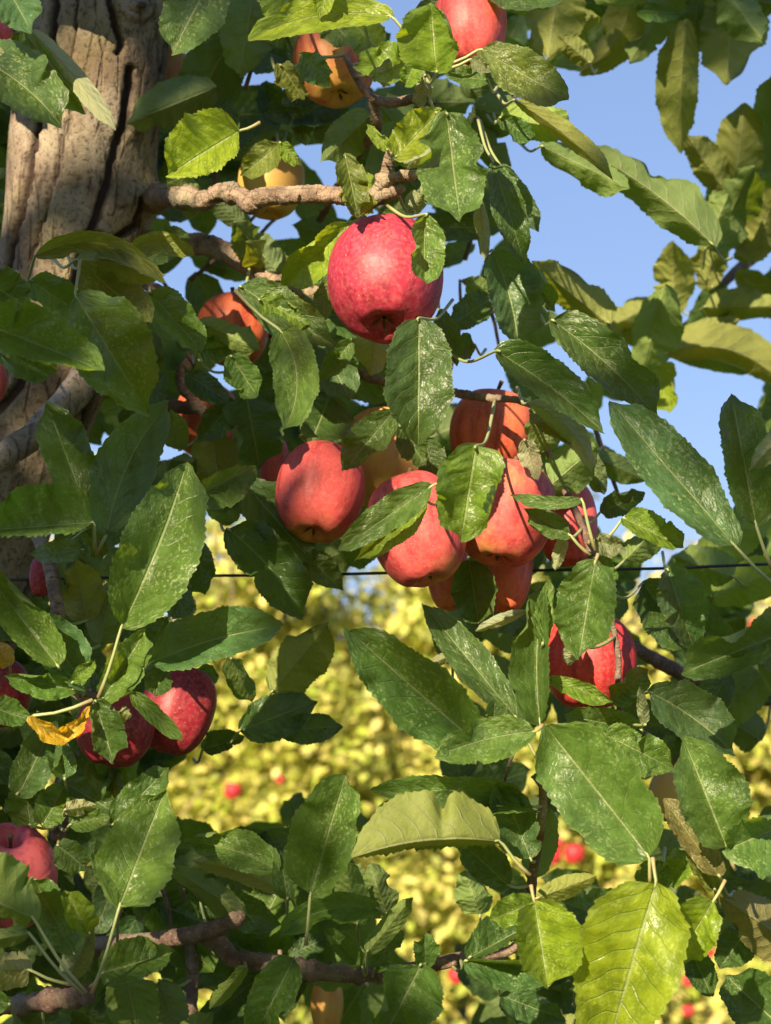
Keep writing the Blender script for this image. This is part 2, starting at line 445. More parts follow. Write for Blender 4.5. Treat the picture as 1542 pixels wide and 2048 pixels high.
# ------------------------------------------------------------------ leaf builder (pixel + depth -> world)
LEAF_ROWS, LEAF_HALF = 72, 7
def leaf_arrays(bx, by, tx, ty, wl, wr, d, u=0, c=0.0, k=None, kx=None, ruf=0.15, arch=0.0, rows=LEAF_ROWS, half=LEAF_HALF, rs=NR, curl=0.0):
    t = np.linspace(0, 1, rows)[:, None]
    s = np.linspace(-1, 1, 2 * half + 1)[None, :]
    dx, dy = tx - bx, ty - by
    L = math.hypot(dx, dy) + 1e-6
    lx, ly = dy / L, -dx / L                       # left of heading
    if k is None: k = (0.45 if not u else -0.35) + rs.uniform(-0.18, 0.18)
    if kx is None: kx = rs.uniform(-0.35, 0.35)
    cx = bx + dx * t + lx * c * 4 * t * (1 - t); cy = by + dy * t + ly * c * 4 * t * (1 - t)
    gx = dx + lx * c * 4 * (1 - 2 * t); gy = dy + ly * c * 4 * (1 - 2 * t)
    gl = np.hypot(gx, gy); sx, sy = gy / gl, -gx / gl
    a1, a2 = 0.46 + rs.uniform(-.06, .1), 0.56 + rs.uniform(-.08, .1)
    h = t**a1 * (1 - t)**a2; h = h / h.max()
    h = h * (1 - 0.42 * np.exp(-((t - 0.97) / 0.055)**2))
    nt_ = rs.randint(17, 24)
    saw = ((t * nt_ + rs.rand()) % 1.0)
    saw = saw**0.8 * (0.8 + 0.4 * np.sin(t * 37 + rs.rand() * 6))
    edge = (np.abs(s) > 0.99)
    bite = 1.0 - 0.05 * np.sin(t * rs.uniform(5, 9) + rs.rand() * 6) - 0.03 * np.sin(t * rs.uniform(14, 22) + rs.rand() * 6)
    wmax = max(wl, wr)
    if rs.rand() < 0.38:                           # torn or nibbled margin
        for _ in range(rs.randint(1, 3)):
            sd_ = rs.choice([-1, 1]); t0_ = rs.uniform(.2, .95); dp = rs.uniform(.12, .45)
            bite = bite * np.where(s * sd_ > 0, 1 - dp * np.exp(-((t - t0_) / rs.uniform(.02, .06))**2), 1)
    if not arch: arch = rs.uniform(-.16, .20)
    if not curl: curl = rs.uniform(-.4, .55)
    sgn_w = np.where(s < 0, wl, wr)                # s<0 : left half
    hw = h * bite * sgn_w
    sawamp = np.where(edge, 0.08 * (saw - 0.3) * wmax * np.minimum(1, h * 2), 0)
    off = np.abs(s) * hw + sawamp
    side = -np.sign(s)
    roll = 0
    if half >= 6 and rs.rand() < 0.42:             # part of one margin rolled back on itself
        sd_ = rs.choice([-1, 1]); t0_ = rs.uniform(.3, .92); a_ = rs.uniform(.62, .8)
        wnd = np.exp(-((t - t0_) / rs.uniform(.08, .24))**2) * (s * sd_ > 0)
        past = np.maximum(np.abs(s) - a_, 0)
        off = off - wnd * hw * 2.0 * past
        roll = wnd * wmax * 0.9 * np.sqrt(past) * past**.3 * h
    true = wmax * 1.12
    lift = np.sqrt(np.maximum(true**2 - sgn_w**2, 0)) * h
    cup = (lift * 0.8 + rs.uniform(.12, .62) * wmax * h) * np.abs(s)**1.15
    wave = ruf * wmax * np.abs(s)**1.8 * (np.sin(t * 2 * np.pi * rs.uniform(1.6, 2.8) + rs.rand() * 6 + s * 1.3) + 0.5 * np.sin(t * 2 * np.pi * rs.uniform(4, 6) + rs.rand() * 6)) * np.minimum(1, h * 1.5)
    px = cx + sx * side * off; py = cy + sy * side * off
    # ruffle also moves the outline a little
    wv2 = ruf * 0.7 * wmax * np.abs(s)**2 * np.sin(t * 2 * np.pi * rs.uniform(2.0, 3.4) + rs.rand() * 6 + s)
    px = px + dx / L * wv2; py = py + dy / L * wv2
    px = px + 0 * s; py = py + 0 * s
    # side veins pull tissue in: quilting
    q = 0.009 * wmax * np.sin((t - 0.20 * np.abs(s)**1.15) * 8.5 * 2 * np.pi) * np.sin(np.pi * np.abs(s)) * h
    sg = -1 if not u else 1                         # cup towards the camera for the top side
    m = d / F
    dep = d + m * (sg * cup - roll + sg * wave + q + sg * (-arch) * L * 4 * t * (1 - t)) \
        - k * (py - by) * m + kx * (px - bx) * m + curl * m * L * t**2.2 * (1 if not u else -1)
    und = 0.09 * wmax * m * (np.sin(t * rs.uniform(5, 9) + s * rs.uniform(-3, 3) + rs.rand() * 6) + 0.6 * np.sin(t * rs.uniform(10, 16) + s * rs.uniform(-6, 6) + rs.rand() * 6)) * h
    dep = dep + und
    V = P(px + 0 * s, py + 0 * s, dep + 0 * s * t).reshape(-1, 3)
    Fc = grid_faces(rows, 2 * half + 1)
    if u: Fc = Fc[:, ::-1]
    uv = np.column_stack([np.repeat(t.ravel(), 2 * half + 1), np.tile(s.ravel(), rows)])
    cpt = (px, py, dep)
    return V, Fc, uv, P(bx, by, d), cpt

# orient check: face winding so that the top side (u=0) faces the camera is fixed up from the first face normal
def fix_winding(V, Fc, u):
    mid = len(Fc) // 2
    a, b, c_ = V[Fc[mid][0]], V[Fc[mid][1]], V[Fc[mid][2]]
    nrm = np.cross(b - a, c_ - a)
    facing = np.dot(nrm, CAM - a) > 0
    if facing == bool(u): Fc = Fc[:, ::-1]
    return Fc

TONES = {
    'dark': (0.058, 0.115, 0.026), 'mid': (0.088, 0.168, 0.030), 'blue': (0.066, 0.138, 0.050),
    'fresh': (0.145, 0.240, 0.020), 'bright': (0.205, 0.285, 0.014), 'olive': (0.135, 0.162, 0.024),  # 'bright' puts sunlight into the colour of the sunlit leaves
    'yellow': (0.66, 0.40, 0.03), 'pale': (0.22, 0.26, 0.14), 'brown': (0.14, 0.12, 0.045),
}
def tone_of(t, a=None):
    c = TONES[t]; f = NR.uniform(0.85, 1.18)
    return (c[0] * f * NR.uniform(.9, 1.1), c[1] * f, c[2] * f * NR.uniform(.85, 1.15), NR.uniform(0.15, 1.0) if a is None else a)

n_leaf = 0
NODES = []                                          # places on twigs and spurs that stalks can spring from
def nearest_node(bx, by, d, rmax=95):
    best = None
    for x, y, z in NODES:
        q = math.hypot(x - bx, y - by)
        if q < rmax and abs(z - d) < .16 and (best is None or q < best[0]): best = (q, x, y, z)
    return best
def leaf(tree, bx, by, tx, ty, wl, wr, d, u=0, tone='mid', p=None, sp=None, pd=0.0, **kw):
    """one leaf of a tree; p = photo point where its stalk starts"""
    global n_leaf
    V, Fc, uv, base, _ = leaf_arrays(bx, by, tx, ty, wl, wr, d, u, **kw)
    Fc = fix_winding(V, Fc, u)
    tl = np.array(tree.location)
    o = link('leaf', mesh_np('leaf', V - base, Fc, M_LEAF, uv), tree, base - tl)
    o.color = tone_of(tone, sp)
    dx, dy = tx - bx, ty - by; L = math.hypot(dx, dy)
    if p is None:
        l = min(38, 0.2 * L + 8); nn_ = nearest_node(bx, by, d)
        p = (bx - dx / L * l + NR.uniform(-10, 10), by - dy / L * l + NR.uniform(-6, 12))
        pd = 0.09
        if nn_ and nn_[0] > 8: p = nn_[1:3]; pd = nn_[3] - d - .004
    p0 = P(p[0], p[1], d + pd + 0.004); p2 = base.copy()
    mid = (p0 + p2) / 2 + np.array([0, 0, -0.06 * np.linalg.norm(p2 - p0)])
    j = (2 * LEAF_HALF + 1) * 3 + LEAF_HALF
    p3 = V[j]                                       # runs a little way up under the midrib
    pts = [p0 - base, mid - base, p2 - base, p3 - base + np.array([0, 0.0004, 0])]
    Vt, Ft, ut = tube_arrays(pts, [0.0013, 0.00105, 0.0009, 0.0005], ns=6, step=0.006, nmin=6, nmax=24)
    link('petiole', mesh_np('petiole', Vt, Ft, M_PET, ut, 'tube'), o, (0, 0, 0))
    n_leaf += 1
    return o

# ------------------------------------------------------------------ ground
s_ = 300
gm = mesh_np('ground', [(-s_, -s_, 0), (s_, -s_, 0), (s_, s_, 0), (-s_, s_, 0)], [(0, 1, 2, 3)], ground_material(), smooth=False)
link('ground', gm, None, (0, 0, 0), kind='structure')

# ------------------------------------------------------------------ the main tree
base_xy = P(-190, 1500, 1.24)
T1 = empty('apple_tree', (float(base_xy[0]) - 0.02, float(base_xy[1]), 0.0),
           'old apple tree with a furrowed leaning trunk at the left and branches full of apples', 'apple tree', 'orchard apple trees')
T1L = np.array(T1.location)
T2 = empty('apple_tree', (0.78, 1.75, 0.0),
           'neighbouring apple tree whose leafy shoots hang into the top right corner', 'apple tree', 'orchard apple trees')

def build_trunk():
    prof = [(-700, 300, 112), (-300, 255, 122), (0, 210, 134), (250, 172, 147), (500, 146, 141), (700, 92, 138), (900, 30, 124), (1100, -25, 108), (1300, -75, 100), (1500, -120, 98)]
    pts, rad = [], []
    for y, cx, hw in prof:
        pts.append(P(cx, y, 1.27)); rad.append(hw * 1.27 / F)
    low = pts[-1]
    pts.append(np.array([low[0] - 0.02, low[1], 0.8])); rad.append(0.046)
    pts.append(np.array([T1L[0], T1L[1], 0.35])); rad.append(0.052)
    pts.append(np.array([T1L[0], T1L[1], -0.02])); rad.append(0.068)
    n = 900; ns = 150
    q = catmull(np.column_stack([pts, rad]), n)
    c, r = q[:, :3], q[:, 3]
    tan = np.gradient(c, axis=0); tan /= np.linalg.norm(tan, axis=1)[:, None]
    s = np.cross(tan, [0, 1, 0]); s /= np.linalg.norm(s, axis=1)[:, None]
    b = np.cross(s, tan)
    th = np.linspace(0, 2 * np.pi, ns, endpoint=False)
    dirs = np.cos(th)[None, :, None] * s[:, None, :] + np.sin(th)[None, :, None] * b[:, None, :]
    rr = r[:, None] * np.ones(ns)
    V = c[:, None, :] + rr[..., None] * dirs
    px, py, dd = proj(V.reshape(-1, 3)); px = px.reshape(n, ns); py = py.reshape(n, ns)
    front = (dirs @ (-FWD)) > -0.15
    grooves = [
        ([(112, -260), (108, -60), (100, 60), (84, 160), (68, 270), (52, 380), (30, 470), (8, 560), (-20, 700)], 9, 1.0),
        ([(150, -40), (146, 60), (142, 150), (134, 240), (118, 330), (88, 430), (62, 520), (30, 640)], 4, 0.7),
        ([(222, -120), (216, 10), (228, 50), (240, 90), (236, 105)], 7, 0.9),
        ([(263, 138), (262, 175), (250, 225), (238, 270), (226, 330), (212, 385), (196, 430), (178, 470), (150, 560), (140, 640)], 10, 1.0),
        ([(348, -160), (345, 0), (336, 80), (326, 140)], 8, 1.0),
        ([(200, 470), (230, 480), (275, 450), (280, 400)], 9, 0.9),
        ([(180, 560), (215, 600), (190, 700), (172, 830), (150, 900)], 9, 1.0),
        ([(60, 700), (40, 770), (-10, 820)], 12, 0.9),
        ([(110, 900), (125, 990), (95, 1100), (40, 1220), (10, 1300)], 7, 0.9),
        ([(282, -40), (300, 30), (318, 90)], 3, .4),
    ]
    g = np.zeros((n, ns))
    wob = np.zeros((n, ns))
    for i in range(n):
        zc = c[i][2]
        wob[i] = 9 * mnoise.noise((zc * 22, 1.3, 0)) + 5 * mnoise.noise((zc * 70, 4.3, 0)) + 3 * mnoise.noise((zc * 190, 7.3, 0))
    for poly, wd, st in grooves:
        poly = np.array(poly, float)
        best = np.full((n, ns), 1e9)
        for a, e in zip(poly[:-1], poly[1:]):
            ab = e - a; L2 = (ab**2).sum()
            t = np.clip(((px - a[0]) * ab[0] + (py - a[1]) * ab[1]) / L2, 0, 1)
            dd_ = np.hypot(px + wob * 0.6 - a[0] - t * ab[0], py - a[1] - t * ab[1])
            best = np.minimum(best, dd_)
        g = np.maximum(g, st * np.exp(-(best / wd)**2.5) * front)
    # knot with rings near the top
    kd = np.hypot((px - 272) / 1.15, py - 12)
    knot = np.exp(-(kd / 34)**2) * front
    ring = np.sin(kd / 3.4) * np.exp(-(kd / 42)**2) * front
    kd2 = np.hypot(px - 270, (py - 250) / 1.3); knot2 = np.exp(-(kd2 / 20)**2) * front
    nz = np.zeros((n, ns)); fine = np.zeros((n, ns))
    for i in range(n):
        for j in range(ns):
            v = V[i, j]
            nz[i, j] = mnoise.noise((v[0] * 55, v[1] * 55, v[2] * 12))
            fine[i, j] = mnoise.noise((v[0] * 190, v[1] * 190, v[2] * 45))
    kd3 = np.hypot((px - 300) / 1.2, py - 398); collar = np.exp(-(kd3 / 36)**2)
    disp = 0.0009 * nz + 0.0008 * fine + 0.010 * collar * (dirs @ RGT > 0) * (dirs @ FWD < .5) - 0.0075 * g + 0.008 * knot + 0.0016 * ring + 0.005 * knot2
    disp += 0.0022 * np.exp(-((g - 0.25) / 0.12)**2)              # raised lips
    V = V + disp[..., None] * dirs
    me = mesh_np('trunk', V.reshape(-1, 3) - T1L, grid_faces(n, ns, True)[:, ::-1], M_BARK)
    at = me.attributes.new('groove', 'FLOAT', 'POINT')
    gg = np.clip(g + 0.35 * np.clip(-ring, 0, 1) + 0.5 * (kd < 9) * front, 0, 1)
    at.data.foreach_set('value', gg.ravel().astype(np.float32))
    link('trunk', me, T1, (0, 0, 0))
build_trunk()

def branch(tree, name, pts, m=M_WOOD, **kw):
    for r_ in catmull(pts, 4 * len(pts)): NODES.append((r_[0], r_[1], r_[2]))
    """pts: (px, py, depth, width in px)"""
    a = np.array(pts, float)
    w = P(a[:, 0], a[:, 1], a[:, 2]); r = a[:, 3] / 2 * a[:, 2] / F
    kw.setdefault('rough', 0.10); kw.setdefault('ns', 18); kw.setdefault('step', 0.0018); kw.setdefault('seed', len(bpy.data.objects))
    return tube_obj(name, w, r, m, tree, **kw)

branch(T1, 'branch', [(240, 404, 1.38, 60), (272, 402, 1.33, 60), (304, 397, 1.262, 50), (338, 389, 1.20, 40), (372, 392, 1.15, 44), (405, 402, 1.14, 40), (440, 385, 1.13, 36), (480, 392, 1.12, 36), (500, 408, 1.115, 42), (520, 396, 1.11, 38), (560, 391, 1.10, 34), (620, 389, 1.09, 35), (668, 390, 1.085, 36), (700, 396, 1.08, 34), (740, 404, 1.075, 30), (752, 392, 1.07, 26)], rough=0.10, swell=7, ringy=.07, ns=28)
branch(T1, 'spur', [(745, 400, 1.075, 30), (758, 378, 1.07, 28), (772, 352, 1.068, 26), (776, 325, 1.066, 24), (786, 300, 1.064, 20)], rough=0.12, swell=4, ringy=.1)
branch(T1, 'spur', [(760, 372, 1.07, 22), (790, 356, 1.06, 20), (830, 350, 1.05, 20)], rough=0.12, swell=3, ringy=.1)
branch(T1, 'spur', [(745, 400, 1.075, 26), (775, 390, 1.065, 22), (806, 376, 1.055, 16)], rough=0.12, swell=3, ringy=.1)
branch(T1, 'spur', [(786, 300, 1.064, 16), (810, 262, 1.07, 14), (835, 220, 1.075, 18), (850, 185, 1.08, 22), (848, 150, 1.08, 18)], m=M_TWIG, rough=.2, swell=3)
branch(T1, 'branch', [(250, 480, 1.27, 60), (330, 492, 1.26, 46), (400, 488, 1.25, 44), (450, 504, 1.24, 44), (510, 536, 1.23, 42), (570, 572, 1.22, 38), (640, 590, 1.22, 32), (720, 600, 1.22, 26)], rough=0.08, m=M_WOOD, ringy=.03)
branch(T1, 'branch', [(230, 545, 1.24, 30), (300, 572, 1.2, 24), (345, 600, 1.17, 20), (388, 640, 1.14, 16)], m=M_TWIG)
branch(T1, 'branch', [(260, 770, 1.28, 30), (350, 812, 1.26, 26), (395, 815, 1.25, 24), (420, 840, 1.25, 18)], m=M_TWIG, rough=.2)
branch(T1, 'branch', [(390, 810, 1.25, 20), (365, 760, 1.25, 26), (385, 710, 1.25, 24)], m=M_TWIG, rough=.2)
branch(T1, 'branch', [(210, 700, 1.24, 76), (160, 770, 1.20, 64), (90, 850, 1.16, 56), (20, 905, 1.13, 54), (-80, 960, 1.09, 52)], m=M_BARK, rough=.1)
branch(T1, 'branch', [(60, 1010, 1.2, 30), (78, 1075, 1.10, 30), (100, 1130, 1.06, 30), (112, 1200, 1.04, 28), (122, 1290, 1.03, 26), (138, 1370, 1.02, 24), (190, 1402, 1.0, 30)], m=M_WOOD, rough=.06)
branch(T1, 'branch', [(150, 1600, 1.08, 34), (125, 1560, 1.08, 30), (118, 1640, 1.04, 34), (118, 1680, 1.02, 26)], m=M_TWIG, rough=.15)
branch(T1, 'branch', [(-60, 2010, 1.05, 36), (40, 2010, 1.02, 34), (110, 1998, 0.99, 38), (175, 1990, 0.97, 34)], m=M_TWIG, rough=.25, swell=6)
branch(T1, 'branch', [(180, 1895, 1.10, 40), (300, 1882, 1.06, 36), (370, 1872, 1.04, 35), (430, 1858, 1.02, 34), (468, 1838, 1.00, 38), (478, 1830, 1.0, 32)], m=M_TWIG, rough=.08)
branch(T1, 'branch', [(400, 1868, 1.04, 32), (438, 1888, 1.04, 40), (470, 1918, 1.04, 36), (540, 1925, 1.04, 36), (600, 1938, 1.05, 36), (680, 1948, 1.06, 34), (745, 1948, 1.06, 32), (830, 1938, 1.06, 28), (930, 1915, 1.06, 26), (1020, 1900, 1.06, 20), (1062, 1850, 1.05, 18)], m=M_TWIG, rough=.09, swell=4)
branch(T1, 'branch', [(1084, 1480, 0.985, 13), (1083, 1540, 0.99, 15), (1086, 1600, 1.0, 17), (1082, 1650, 1.0, 18), (1072, 1710, 1.01, 19), (1064, 1760, 1.02, 20), (1060, 1850, 1.05, 22)], m=M_REDTWIG, rough=.05)
branch(T1, 'branch', [(380, 1890, 1.2, 24), (385, 1950, 1.18, 26), (380, 2060, 1.16, 26)], m=M_TWIG)
branch(T1, 'branch', [(690, 110, 1.1, 12), (715, 160, 1.1, 14), (745, 195, 1.1, 18), (790, 205, 1.09, 20), (850, 190, 1.08, 20)], m=M_TWIG)
branch(T1, 'branch', [(745, 195, 1.1, 20), (750, 260, 1.12, 22), (700, 330, 1.2, 16), (640, 440, 1.3, 14)], m=M_TWIG, rough=.2)
branch(T1, 'branch', [(640, 720, 1.24, 22), (760, 760, 1.2, 20), (860, 775, 1.18, 18), (920, 788, 1.15, 18), (980, 796, 1.13, 16), (1030, 800, 1.12, 14), (1065, 812, 1.11, 12)], m=M_TWIG, rough=.15)
branch(T1, 'branch', [(1060, 810, 1.15, 14), (1120, 960, 1.15, 14), (1160, 1040, 1.05, 14), (1185, 1115, 1.03, 18)], m=M_TWIG)
branch(T1, 'branch', [(1185, 1115, 1.03, 16), (1215, 1180, 1.04, 14), (1226, 1250, 1.05, 12), (1236, 1310, 1.05, 12), (1236, 1370, 1.05, 14), (1240, 1420, 1.06, 14)], m=M_TWIG, rough=.18)
branch(T2, 'branch', [(1180, 1235, 1.22, 16), (1260, 1290, 1.25, 24), (1340, 1335, 1.28, 30), (1430, 1380, 1.32, 32), (1560, 1400, 1.4, 34), (1800, 1440, 1.55, 40)], m=M_TWIG, rough=.08)
branch(T2, 'branch', [(1210, 745, 1.42, 10), (1290, 702, 1.45, 14), (1380, 646, 1.5, 17), (1440, 575, 1.55, 18), (1500, 520, 1.6, 24), (1640, 420, 1.65, 30), (1900, 340, 1.75, 36)], m=M_TWIG, rough=.06)
branch(T2, 'branch', [(1360, 40, 1.42, 10), (1480, -60, 1.5, 18), (1700, -160, 1.6, 26)], m=M_TWIG)
branch(T2, 'branch', [(1240, 1000, 1.25, 8), (1205, 900, 1.25, 10), (1185, 840, 1.25, 10)], m=M_TWIG)
# trunk of the neighbour
t2 = [np.array([0.78, 1.75, -0.02]), np.array([0.80, 1.76, 0.7]), np.array([0.76, 1.74, 1.5]), np.array([0.80, 1.76, 2.4])]
tube_obj('trunk', t2, [0.06, 0.05, 0.045, 0.03], M_BARK, T2, ns=40, step=0.01, rough=0.08)

